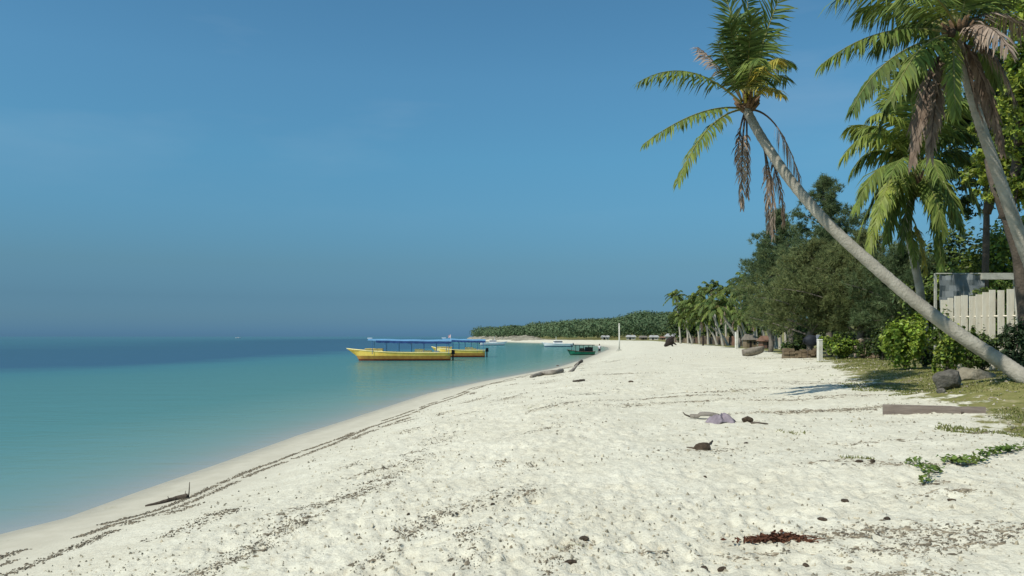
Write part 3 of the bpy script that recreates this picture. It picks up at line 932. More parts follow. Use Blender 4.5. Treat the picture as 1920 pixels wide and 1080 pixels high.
# ---- the shorter palm behind it
SD = 31.0
sp_px = [(1738, 668), (1732, 610), (1725, 545), (1712, 480), (1703, 430), (1708, 380), (1722, 330)]
sp_pts = [P(a, b, SD) for a, b in sp_px]
sp_pts[0][2] = gz(sp_pts[0][0], SD) - 0.2
short_palm = empty('coconut_palm', (sp_pts[0][0], SD, gz(sp_pts[0][0], SD)), 0, 'shorter bushy coconut palm between the leaning palm and the tall one', 'palm tree')
palm_trunk(short_palm, [rel(short_palm, p) for p in sp_pts], 0.17, 0.13, 60)
px_fronds(short_palm, SD, [
    fs((1715, 330), (1650, 190, -.4), (1582, 292, -.8), leaf=1.16, droop=1.0, n=65, mats=LI, width=0.085),
    fs((1716, 330), (1670, 200, 0.6), (1600, 250, 1.0), leaf=1.10, droop=0.9, n=62, mats=GR, width=0.085),
    fs((1714, 335), (1650, 260, -1.0), (1606, 390, -1.6), leaf=1.10, droop=1.0, n=65, mats=GR, width=0.085),
    fs((1714, 338), (1660, 310, -1.4), (1628, 472, -1.8), leaf=0.98, droop=1.0, n=62, mats=LI, width=0.085),
    fs((1716, 340), (1680, 330, -1.0), (1662, 452, -1.2), leaf=0.98, droop=1.0, n=59, mats=GR, width=0.085),
    fs((1718, 340), (1694, 380, -.8), (1690, 470, -.8), leaf=0.73, droop=1.0, n=46, mats=DK),
    fs((1722, 325), (1700, 190, 0.5), (1660, 190, 1.0), leaf=1.16, droop=0.7, n=62, mats=GR, width=0.085),
    fs((1724, 325), (1720, 190, -.5), (1700, 150, -1.0), leaf=1.16, droop=0.4, n=62, mats=LI, width=0.085),
    fs((1726, 325), (1745, 180, 0.8), (1780, 160, 1.2), leaf=1.16, droop=0.5, n=62, mats=DK, width=0.085),
    fs((1728, 328), (1780, 200, -.3), (1830, 260, -.6), leaf=1.10, droop=0.9, n=62, mats=DK, width=0.085),
    fs((1728, 332), (1790, 260, -.8), (1838, 395, -1.0), leaf=1.04, droop=1.0, n=62, mats=DK, width=0.085),
    fs((1728, 336), (1775, 300, -1.2), (1806, 438, -1.6), leaf=1.04, droop=1.0, n=62, mats=GR, width=0.085),
    fs((1726, 338), (1755, 330, -1.0), (1765, 500, -1.2), leaf=0.92, droop=1.0, n=59, mats=GR, width=0.085),
    fs((1724, 330), (1735, 220, 1.8), (1760, 240, 3.0), leaf=1.04, droop=0.8, n=57, mats=DK),
    fs((1722, 330), (1705, 230, 1.8), (1680, 250, 3.0), leaf=1.04, droop=0.8, n=57, mats=DK),
    fs((1720, 330), (1700, 260, -1.8), (1670, 330, -3.0), leaf=1.04, droop=0.9, n=57, mats=GR),
    fs((1724, 330), (1740, 260, -1.8), (1760, 330, -3.0), leaf=1.04, droop=0.9, n=57, mats=GR),
    fs((1716, 334), (1640, 230, 0.2), (1592, 330, 0.4), leaf=1.1, droop=1.0, n=65, mats=GR, width=0.085),
    fs((1716, 336), (1665, 270, 0.6), (1625, 410, 0.8), leaf=1.05, droop=1.0, n=65, mats=DK, width=0.085),
    fs((1718, 338), (1690, 300, 0.8), (1668, 440, 1.0), leaf=1.0, droop=1.0, n=62, mats=DK, width=0.085),
    fs((1718, 336), (1672, 290, -2.0), (1640, 420, -2.8), leaf=1.0, droop=1.0, n=62, mats=LI, width=0.085),
    fs((1726, 336), (1762, 280, 0.8), (1790, 420, 1.2), leaf=1.05, droop=1.0, n=62, mats=DK, width=0.085),
    fs((1728, 330), (1790, 230, 0.6), (1846, 330, 0.9), leaf=1.05, droop=1.0, n=62, mats=DK, width=0.085),
    fs((1726, 338), (1745, 320, -2.0), (1772, 440, -2.6), leaf=0.95, droop=1.0, n=62, mats=GR, width=0.085),
    fs((1722, 325), (1690, 180, -.6), (1630, 220, -1.2), leaf=1.1, droop=0.9, n=62, mats=LI, width=0.085),
    fs((1724, 325), (1735, 150, 0.2), (1748, 120, 0.4), leaf=1.1, droop=0.4, n=62, mats=GR, width=0.085),
    fs((1720, 325), (1690, 170, 0.8), (1640, 150, 1.6), leaf=1.1, droop=0.8, n=60, mats=LI, width=0.085),
    fs((1722, 325), (1712, 160, -.8), (1690, 110, -1.6), leaf=1.1, droop=0.5, n=60, mats=GR, width=0.085),
    fs((1718, 328), (1650, 210, 1.2), (1588, 240, 2.0), leaf=1.1, droop=0.9, n=60, mats=LI, width=0.085),
    fs((1726, 325), (1765, 190, -1.0), (1812, 190, -1.8), leaf=1.1, droop=0.8, n=60, mats=GR, width=0.085),
    fs((1716, 334), (1655, 300, 0.6), (1610, 440, 0.9), leaf=1.0, droop=1.0, n=60, mats=LI, width=0.085),
    fs((1706, 400), (1726, 430, -.5), (1736, 512, -.6), leaf=0.49, droop=0.8, n=44, mats=YL, start=0.3, label='old yellow orange frond drooping by the trunk'),
    fs((1704, 410), (1712, 440, -.6), (1716, 500, -.7), leaf=0.44, droop=0.8, n=39, mats=LI, start=0.3),
])
c = rel(short_palm, P(1720, 335, SD))
MB().tube([c + [0, 0, -.7], c + [0, 0, -.3], c + [0, 0, .2], c + [0, 0, .5]], [0.17, 0.26, 0.24, 0.08], 9, 0, True, 0.15).build('crown_base', M_fibre, short_palm, True)


# ---- casuarinas: soft needle trees in one dark mass behind the beach
def casuarina(base, height, radius, label, m, ntuft=6500, lean=(0, 0), low=0.17, shape=None, seed=1):
    r = np.random.default_rng(seed)
    root = empty('casuarina_tree', base, 0, label, 'tree', 'casuarina trees behind the beach')
    top = np.array([lean[0], lean[1], height])
    def axis(h):
        return np.stack([top[0] * h ** 1.5, top[1] * h ** 1.5, height * h], -1)
    hs = np.linspace(0, 0.97, 16)
    MB().tube(axis(hs) + r.normal(0, 0.06, (16, 3)) * [[1, 1, 0]], 0.24 * (1 - hs * 0.94), 8, 0, True, 0.08).build('trunk', M_bark_grey, root, True)
    mb = MB()
    T, Dv = [], []
    nl = 46
    for k in range(nl):
        h = low + (0.97 - low) * (k + r.random()) / nl
        a = k * 2.39996 + r.normal(0, 0.3)
        prof = np.interp(h, [0, 0.12, 0.35, 0.6, 0.85, 1.0], shape or [0.4, 0.85, 1.0, 0.68, 0.24, 0.02])
        ln = radius * prof * r.uniform(0.5, 1.4)
        p0 = axis(np.array([h]))[0]
        d = nrm(np.array([math.cos(a), math.sin(a), r.uniform(0.35, 1.0)]))
        p1 = p0 + d * ln * 0.55
        p2 = p0 + np.array([math.cos(a), math.sin(a), 0.2 + 0.5 * h]) * ln
        C = bez(p0, p1, p2, 7)
        mb.tube(C, np.linspace(0.06, 0.012, 7) * (1.1 - 0.6 * h), 5)
        m_ = int(ntuft * (0.25 + prof) / (nl * 0.95))
        nc = max(8, int(6 + ln * 7))                                 # feathery plumes sweeping up from the limb
        tc_ = r.random(nc) ** 0.6 * 1.02
        cc = (1 - tc_)[:, None] ** 2 * p0 + 2 * (tc_ * (1 - tc_))[:, None] * p1 + (tc_ * tc_)[:, None] * p2
        cc = cc + r.normal(0, 1, (nc, 3)) * (0.05 + 0.09 * ln * (0.3 + tc_))[:, None] * [1, 1, 0.8]
        pd = nrm(np.tile(d, (nc, 1)) * 0.55 + r.normal(0, 0.55, (nc, 3)) + [0, 0, 0.35])
        pl = r.uniform(0.45, 1.3, nc) * (0.16 + 0.84 * prof)
        w_ = r.integers(0, nc, m_)
        u_ = r.random(m_)
        sag = -0.35 * (u_ * pl[w_]) ** 2
        q = cc[w_] + pd[w_] * (u_ * pl[w_])[:, None] + r.normal(0, 1, (m_, 3)) * (0.15 * (1.1 - 0.9 * u_))[:, None]
        q[:, 2] += sag
        T.append(q)
        Dv.append(pd[w_])
    mb.build('limbs', M_bark_grey, root)
    T, Dv = np.concatenate(T), np.concatenate(Dv)
    kneed = 12
    c = np.repeat(T, kneed, 0)
    n = len(c)
    d = nrm(np.repeat(Dv, kneed, 0) * 0.9 + r.normal(0, 0.55, (n, 3)) + [0, 0, -0.1])
    ln = r.uniform(0.15, 0.38, n)[:, None]
    w = nrm(np.cross(d, r.normal(size=(n, 3)))) * r.uniform(0.011, 0.023, n)[:, None]
    v = np.stack([c - w, c + w, c + d * ln], 1).reshape(-1, 3)
    keep = v.reshape(-1, 3, 3)[:, :, 2].min(1) > 0.05
    v = v.reshape(-1, 3, 3)[keep].reshape(-1, 3)
    make_obj('needles', v, np.arange(len(v)).reshape(-1, 3), m, root)
    return root


def at_base(px, d):
    x = (px - CX) / FPX * d
    return (x, d, gz(x, d) - 0.05)


def h_for(py, d, z0):
    return CZ - (py - HY) / FPX * d - z0


for px, d, top, rad_, lab, m_, nt, ln_, sd in [
    (1556, 52, 326, 3.4, 'tallest casuarina tree with a pointed top behind the leaning trunk', M_cas, 7500, (-0.4, 0), 5),
    (1484, 62, 392, 3.2, 'broad casuarina tree nearest the sea, left of the pointed one', M_cas, 7500, (-1.2, 0), 6),
    (1446, 70, 448, 2.8, 'smaller casuarina tree at the seaward end, next to the far palms', M_cas, 5500, (-0.6, 0), 16),
    (1520, 47, 452, 3.2, 'olive casuarina tree in front of the pointed one, beside the white post', M_cas2, 6500, (0.3, 0), 7),
    (1612, 44, 440, 3.4, 'casuarina tree crossed by the middle of the leaning palm trunk', M_cas2, 7000, (0.2, 0), 8),
    (1690, 40, 470, 2.9, 'low casuarina tree behind the bright green bush', M_cas, 6000, (0.2, 0), 9),
]:
    b = at_base(px, d)
    casuarina(b, h_for(top, d, b[2]), rad_, lab, m_, nt, ln_, seed=sd)

# ---- broad-leaved tree at the right edge, its dark trunk behind the tall palm
bt = P(1918, 548, 23.0)
bt_base = (bt[0] + 0.25, 23.0, gz(bt[0], 23.0))
def relp(b, px, py, d):
    return tuple(P(px, py, d) - np.array(b))
cl = []
for px, py, d, r_ in [(1925, 60, 22, .9), (1902, 130, 21.6, .62), (1912, 190, 21.8, .6), (1935, 250, 22.5, .9), (1905, 262, 23.4, .6), (1870, 352, 23, .55), (1905, 330, 23.5, .7), (1960, 150, 22, 1.3), (1950, 350, 23, 1.0),
                     (1850, 300, 24.5, .6), (1880, 210, 24.5, .7), (1915, 20, 24, .9), (1860, 240, 25, .7), (1835, 330, 25, .5), (1890, 290, 25, .7), (1920, 300, 24, .8)]:
    q = relp(bt_base, px, py, d)
    cl.append((*q, r_, r_, r_ * 0.85))
leafy('broadleaf_tree', bt_base, cl, 17000, 0.17, [M_leaf_yg, M_leaf_m, M_leaf_d], 'leafy broad-leaved tree with a dark trunk at the right edge behind the tall palm', 'tree', None,
      [[(0, 0, -0.1), relp(bt_base, 1912, 500, 23), relp(bt_base, 1890, 420, 23), relp(bt_base, 1862, 345, 23.1), relp(bt_base, 1850, 300, 24)],
       [relp(bt_base, 1886, 410, 23), relp(bt_base, 1905, 320, 23), relp(bt_base, 1915, 200, 22.6), relp(bt_base, 1925, 80, 22)]], 0.6, M_bark, 0.2, [0.65, 0.22, 0.13], 'crown')
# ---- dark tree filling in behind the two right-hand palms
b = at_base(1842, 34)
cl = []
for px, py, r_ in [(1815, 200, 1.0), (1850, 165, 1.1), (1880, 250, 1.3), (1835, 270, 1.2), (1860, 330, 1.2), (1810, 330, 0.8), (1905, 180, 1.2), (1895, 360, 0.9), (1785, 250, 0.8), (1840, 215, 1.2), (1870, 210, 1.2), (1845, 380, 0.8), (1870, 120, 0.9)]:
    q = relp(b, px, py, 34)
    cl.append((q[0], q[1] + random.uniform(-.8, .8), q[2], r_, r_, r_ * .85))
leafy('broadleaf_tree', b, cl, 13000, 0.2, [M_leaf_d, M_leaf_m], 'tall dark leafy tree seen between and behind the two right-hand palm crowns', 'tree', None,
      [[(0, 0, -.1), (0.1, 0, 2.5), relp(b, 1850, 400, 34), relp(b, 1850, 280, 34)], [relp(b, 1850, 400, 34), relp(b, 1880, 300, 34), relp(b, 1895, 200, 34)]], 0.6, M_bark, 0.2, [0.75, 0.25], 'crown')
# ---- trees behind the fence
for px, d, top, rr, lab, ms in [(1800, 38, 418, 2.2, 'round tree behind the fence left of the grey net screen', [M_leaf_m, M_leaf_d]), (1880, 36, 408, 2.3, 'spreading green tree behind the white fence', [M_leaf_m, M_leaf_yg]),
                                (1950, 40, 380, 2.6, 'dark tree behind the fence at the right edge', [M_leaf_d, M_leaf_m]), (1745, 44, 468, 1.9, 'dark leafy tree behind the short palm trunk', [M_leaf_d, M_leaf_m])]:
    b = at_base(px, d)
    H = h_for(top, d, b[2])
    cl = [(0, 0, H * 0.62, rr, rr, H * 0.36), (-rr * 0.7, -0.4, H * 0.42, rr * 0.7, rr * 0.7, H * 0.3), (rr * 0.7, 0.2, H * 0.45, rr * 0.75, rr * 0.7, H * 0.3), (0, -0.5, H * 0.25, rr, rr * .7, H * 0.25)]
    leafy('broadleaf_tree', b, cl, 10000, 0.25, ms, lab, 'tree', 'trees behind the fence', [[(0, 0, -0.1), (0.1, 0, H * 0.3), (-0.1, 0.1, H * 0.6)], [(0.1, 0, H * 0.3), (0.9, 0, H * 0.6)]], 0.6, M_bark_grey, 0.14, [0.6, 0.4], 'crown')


# ---- bushes
def bush(px, py, w, h, lab, ms, n=1800, leaf=0.10, stems=True, dep=0.8, mix=None, lumps=7, name='beach_bush', aspect=0.65, d=None):
    b = G(px, py)
    if d:
        b = np.array(at_base(px, d))
        h = h + (HY - (b[2] - CZ) / d * FPX) - py                    # keep its top where the photo has it
    s = b[1] / FPX
    W, H = w * s / 2, h * s
    r = np.random.default_rng(int(px * 7 + py))
    cl = [(0, 0, H * 0.48, W * 0.72, W * dep * 0.8, H * 0.45)]
    for k in range(lumps):
        a = 2 * math.pi * k / lumps + r.random()
        q = r.uniform(0.4, 0.62)
        cl.append((math.cos(a) * W * q, math.sin(a) * W * q * dep, H * r.uniform(0.25, 0.78), W * r.uniform(.26, .42), W * r.uniform(.26, .42), H * r.uniform(.18, .26)))
    st = [[(0, 0, -0.05), (math.cos(k * 2.1) * W * .3, math.sin(k * 2.1) * W * .25, H * .45), (math.cos(k * 2.1) * W * .6, math.sin(k * 2.1) * W * .5, H * .8)] for k in range(4)] if stems else []
    return leafy(name, b, cl, n, leaf, ms, lab, 'bush', None, st, aspect, M_bark, 0.025, mix)


bush(1697, 693, 108, 112, 'bright green leafy bush standing on the turf edge', [M_leaf, M_leaf_o], 7000, 0.135, mix=[.8, .2], lumps=11)
bush(1575, 665, 84, 40, 'low green bush right beside the nearer white post', [M_leaf_o, M_leaf], 3600, 0.13, mix=[.6, .4], lumps=8, d=41)
bush(1410, 650, 46, 26, 'small round dark bush beside the farther white post', [M_leaf_o, M_leaf_d], 1200, 0.17, mix=[.5, .5])
bush(1778, 668, 66, 66, 'yellow green shrub right of the bright bush, below the leaning trunk', [M_leaf_o, M_leaf_yg], 3200, 0.11, mix=[.6, .4], d=23.5)
bush(1842, 668, 90, 52, 'dark green shrub growing along the foot of the white fence', [M_leaf_m, M_leaf_d], 4500, 0.10, mix=[.6, .4], d=25)
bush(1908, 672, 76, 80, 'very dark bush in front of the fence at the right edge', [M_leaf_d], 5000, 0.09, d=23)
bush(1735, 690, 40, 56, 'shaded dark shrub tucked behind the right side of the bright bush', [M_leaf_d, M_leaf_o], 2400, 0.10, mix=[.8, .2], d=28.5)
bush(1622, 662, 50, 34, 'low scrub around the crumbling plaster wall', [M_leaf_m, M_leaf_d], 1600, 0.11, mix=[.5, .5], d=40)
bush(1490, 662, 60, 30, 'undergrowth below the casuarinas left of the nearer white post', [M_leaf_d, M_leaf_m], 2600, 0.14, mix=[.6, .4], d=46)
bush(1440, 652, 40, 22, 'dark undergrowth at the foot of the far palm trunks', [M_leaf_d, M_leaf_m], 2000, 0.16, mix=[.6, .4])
bush(1655, 660, 50, 60, 'tall dark shrub between the plaster wall and the bright bush', [M_leaf_d, M_leaf_m], 3200, 0.12, mix=[.6, .4], d=37)
bush(1772, 668, 54, 92, 'leafy shrub hiding the left end of the fence and screen post', [M_leaf_o, M_leaf_m], 3200, 0.11, mix=[.6, .4], d=25.6)
bush(1815, 668, 60, 56, 'low olive shrub under the middle of the white fence', [M_leaf_o, M_leaf_m], 2800, 0.10, mix=[.5, .5], d=24.6)
fb = P(1868, 545, 28.6)
leafy('beach_bush', (fb[0], 28.6, gz(fb[0], 28.6)), [(0, 0, fb[2] - 1.55, 0.85, 0.4, 0.28), (-0.6, 0, fb[2] - 1.75, 0.4, 0.35, 0.28), (0.5, 0, 1.2, 0.6, 0.4, 1.0), (-0.3, 0, 1.2, 0.6, 0.4, 1.0)], 1800, 0.1, [M_leaf_m, M_leaf_o],
      'climbing shrub showing above the white fence boards', 'bush', None, [[(0, 0, 0), (0.1, 0, 1.2), (0, 0, 2.4)]], 0.6, M_bark, 0.03, [.6, .4])


# ---- the row of coconut palms farther along the beach
def far_palm_proto(h, lean, seed, nf=17, dead=4):
    random.seed(seed)
    root = empty('far_coconut_palm', (0, 0, 0))
    pts = [(0, 0, -0.2), (lean * 0.18, 0, h * 0.3), (lean * 0.55, 0, h * 0.66), (lean, 0, h)]
    palm_trunk(root, pts, 0.20, 0.13, 14, 7, M_trunk_far, 1.4)
    c = np.array(pts[-1])
    for k in range(nf):
        a = k * 2.39996 + random.uniform(-.2, .2)
        e = random.uniform(-0.35, 1.1)
        L = random.uniform(2.1, 3.0)
        d = np.array([math.cos(a) * math.cos(e), math.sin(a) * math.cos(e), math.sin(e)])
        frond(root, c, c + d * L * 0.62 + [0, 0, 0.45], c + d * L - [0, 0, 0.9 + 0.5 * random.random()], leaf=0.72, droop=1.0, n=20, width=0.15, mats=[M_frond_d if k % 3 else M_frond, M_rachis], stalk=0.035)
    for k in range(dead):
        a = random.uniform(0, 6.28)
        d = np.array([math.cos(a), math.sin(a), 0])
        frond(root, c, c + d * 0.8 - [0, 0, 0.5], c + d * 0.9 - [0, 0, 1.9], leaf=0.5, droop=1.0, n=14, width=0.14, mats=LI if k % 2 else BR, stalk=0.035)
    return root


protos = {}
FAR = [  # trunk foot px, crown px, crown py, distance, words
    (1276, 1266, 552, 165, 'leftmost coconut palm of the far row'),
    (1290, 1284, 570, 158, 'short second palm from the left in the far row'),
    (1312, 1296, 562, 150, 'third palm from the left of the far row, leaning seaward'),
    (1312, 1318, 545, 160, 'upright fourth palm from the left in the far row'),
    (1345, 1300, 576, 128, 'far palm with a strongly slanting trunk behind the dark post'),
    (1345, 1334, 538, 146, 'fifth crown from the left in the far row, upright'),
    (1362, 1356, 546, 136, 'palm rising behind the slanting trunk near the farther white post'),
    (1386, 1344, 572, 98, 'palm with a thin trunk slanting left just behind the farther white post'),
    (1384, 1378, 540, 128, 'upright palm directly above the farther white post'),
    (1436, 1402, 548, 100, 'palm with a pale trunk slanting up left beside the casuarinas'),
    (1420, 1398, 522, 116, 'highest palm crown of the far row left of the casuarinas'),
    (1446, 1432, 552, 92, 'first of the close pale trunks beside the casuarinas'),
    (1456, 1446, 566, 88, 'second of the close pale trunks beside the casuarinas'),
    (1463, 1458, 560, 84, 'third of the close pale trunks, nearest the casuarinas'),
    (1328, 1322, 580, 138, 'low palm in the middle of the far row'),
    (1402, 1384, 586, 106, 'small palm with a low crown right of the farther white post'),
    (1298, 1276, 592, 142, 'small leaning palm low down at the left end of the far row'),
    (1366, 1312, 592, 120, 'thin palm trunk slanting far left in the middle of the row'),
    (1356, 1326, 566, 118, 'slim palm leaning left just right of the dark post'),
    (1416, 1412, 574, 96, 'short straight palm between two slanting pale trunks'),
    (1330, 1308, 556, 140, 'palm leaning seaward behind the dark post'),
    (1450, 1420, 580, 86, 'low palm leaning left across the close pale trunks'),
    (1396, 1366, 560, 108, 'palm leaning left above the thatched hut'),
    (1474, 1472, 575, 80, 'last palm of the far row, half hidden in the casuarinas'),
]
for i, (fx, cx, cy, d, words) in enumerate(FAR):
    x = (fx - CX) / FPX * d
    z0 = gz(x, d)
    h = CZ - (cy - HY) / FPX * d - z0 - 0.4
    ln_ = (cx - fx) / FPX * d
    o = far_palm_proto(h, ln_, 200 + i, 20 if d > 110 else 22)
    o.location = (x, d, z0)
    tag(o, words, 'palm tree', 'far row of coconut palms')
random.seed(5)
# dark scrub and low trees closing the view behind the far palms
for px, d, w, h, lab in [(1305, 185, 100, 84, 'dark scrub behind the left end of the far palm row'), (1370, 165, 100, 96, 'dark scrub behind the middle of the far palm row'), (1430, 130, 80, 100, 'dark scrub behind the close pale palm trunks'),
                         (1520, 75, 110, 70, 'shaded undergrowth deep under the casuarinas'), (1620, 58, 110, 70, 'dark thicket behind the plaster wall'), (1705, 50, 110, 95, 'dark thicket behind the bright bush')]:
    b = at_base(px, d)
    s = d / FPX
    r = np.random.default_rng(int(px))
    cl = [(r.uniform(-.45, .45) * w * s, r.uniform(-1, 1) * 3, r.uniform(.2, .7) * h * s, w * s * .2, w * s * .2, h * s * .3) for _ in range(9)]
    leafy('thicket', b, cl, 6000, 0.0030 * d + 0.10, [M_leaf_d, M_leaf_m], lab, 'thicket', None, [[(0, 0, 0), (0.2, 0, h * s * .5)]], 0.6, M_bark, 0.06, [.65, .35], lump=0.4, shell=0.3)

# ---- far wooded headland
r = np.random.default_rng(77)
TT = np.array([(860, 628), (868, 624), (880, 617), (900, 612), (930, 613), (955, 610), (980, 611), (1010, 604), (1050, 603), (1080, 599), (1110, 597), (1150, 597), (1180, 590), (1200, 583), (1225, 585), (1260, 586), (1400, 580), (1600, 575)], float)
V, Fq = [], []
n0 = 0
cnt = 0
for _ in range(9000):
    d = r.uniform(330, 820)
    px = r.uniform(862, 1420)
    x = (px - CX) / FPX * d
    s = float(shore_dist(np.array([x]), np.array([d]))[0])
    if s < (9 if d > 430 else 14) or s > 170:
        continue
    g0 = gz(x, d)
    topz = CZ - (np.interp(px, TT[:, 0], TT[:, 1]) - HY) / FPX * d
    H = min(topz - g0, 14) * r.choice([r.uniform(0.55, 0.9), r.uniform(0.9, 1.08)])
    if H < 1.2:
        continue
    cnt += 1
    W = H * r.uniform(0.4, 0.85) + 0.8
    k = 120
    dd = nrm(r.normal(size=(k, 3)))
    q = dd * r.uniform(0.8, 1.04, (k, 1)) * [W, W, H * 0.42] + [x, d, g0 + H * 0.58]
    v, f = leaf_quads(q, nrm(dd + r.normal(0, .3, (k, 3)) + [0, 0, .2]), 0.95, 0.9, 0.2, cnt)
    V.append(v); Fq.append(f + n0)
    n0 += len(v)
    if cnt >= 950:
        break
tag(make_obj('far_woodland', np.concatenate(V), np.concatenate(Fq), M_wood_far), 'green wooded headland running out behind the bay', 'woodland', None, 'stuff')

# pale rock ledge along the far shore: broken limestone steps
ny, nw = 420, 16
ys = np.linspace(368, 700, ny)
xs = np.interp(ys, SHORE[18:25, 1], SHORE[18:25, 0]) + 10 + 2.5 * np.sin(ys * .11)
tw = np.linspace(0, 1, nw)
YY, TW = np.meshgrid(ys, tw, indexing='ij')
XX = xs[:, None] - 4.5 + 15 * TW
prof = np.interp(TW, [0, .08, .16, .3, .45, .75, 1], [-.25, .25, .55, .62, .95, 1.0, .3])
hh = (1.3 + 1.0 * fbm(YY * .09, TW * 3, 3, 51)) * (.25 + .75 * sstep(368, 420, YY))
zz = base_height(XX, YY) - .3 + hh * prof + 2.2 * sstep(368, 400, YY) * (fbm(YY * .45, XX * .45, 3, 52) - .5) + .9 * (fbm(YY * 1.1, XX * .9, 2, 53) - .5)
XX = XX + 2.2 * (fbm(YY * .4 + 9, TW * 6, 3, 54) - .5)
ii = np.arange(ny * nw).reshape(ny, nw)
fq = np.stack([ii[:-1, :-1], ii[:-1, 1:], ii[1:, 1:], ii[1:, :-1]], -1).reshape(-1, 4)
tag(make_obj('rock_ledge', np.stack([XX, YY, zz], -1).reshape(-1, 3), fq[:, ::-1], M_ledge), 'long pale limestone ledge along the foot of the far headland', 'rock')
#PART3
# ------------------------------------------------------------------ boats
def hull_parts(root, L, B, fb, bow_up, mats, red=0.2, orange=0.56, rail=True):
    """Bow at -x, stern at +x; three painted bands, a deck and a rubbing rail."""
    ns = 17
    ts = np.linspace(0, 1, ns)
    def sec(t):
        b = B / 2 * min(1.0, (t * 2.6 + 0.02) ** 0.62) * (1 - 0.12 * max(0, t - 0.75) * 4)
        sheer = fb + bow_up * (1 - t) ** 3.2 + 0.06 * t
        kz = -0.35 + (0.35 + fb * 0.55) * max(0, 1 - t * 6.5) ** 1.6
        rake = (0.10 * L) * max(0, 1 - t * 7)
        x = -L / 2 + L * t
        def pt(z, wf):
            zz = max(z, kz)
            f = (zz - kz) / max(sheer - kz, 1e-3)
            return (x + rake * (1 - f), b * min(wf, 0.25 + f * 1.1), zz)
        return [(x + rake, 0, kz), pt(-0.12, .70), pt(red, .84), pt(orange, .92), pt(sheer, 1.0)]
    S_ = [sec(t) for t in ts]
    def band(i, j, name, m):
        v, f = [], []
        for sgn in (1, -1):
            o = len(v)
            for s in S_:
                for k in range(i, j + 1):
                    v.append((s[k][0], sgn * s[k][1], s[k][2]))
            w = j - i + 1
            for a in range(ns - 1):
                for k in range(w - 1):
                    q = (o + a * w + k, o + (a + 1) * w + k, o + (a + 1) * w + k + 1, o + a * w + k + 1)
                    f.append(q if sgn < 0 else q[::-1])
        l, r_ = (ns - 1) * (j - i + 1), 2 * ns * (j - i + 1) - (j - i + 1)
        for k in range(j - i):
            f.append((l + k, l + k + 1, r_ + k + 1, r_ + k))
        make_obj(name, v, f, m, root, True)
    band(0, 2, 'bottom_paint', mats[2])
    band(2, 3, 'hull_stripe', mats[1])
    band(3, 4, 'hull', mats[0])
    v, f = [], []
    for s in S_:
        z = s[4][2] - 0.16
        v += [(s[4][0] + 0.02, s[4][1] * 0.97, z), (s[4][0] + 0.02, -s[4][1] * 0.97, z)]
    for a in range(ns - 1):
        f.append((2 * a, 2 * a + 1, 2 * a + 3, 2 * a + 2))
    make_obj('deck', v, f, mats[3], root)
    if rail:
        mb = MB()
        for sgn in (1, -1):
            mb.tube([(s[4][0], sgn * s[4][1], s[4][2]) for s in S_], 0.05, 5)
        mb.build('rail', mats[3], root)


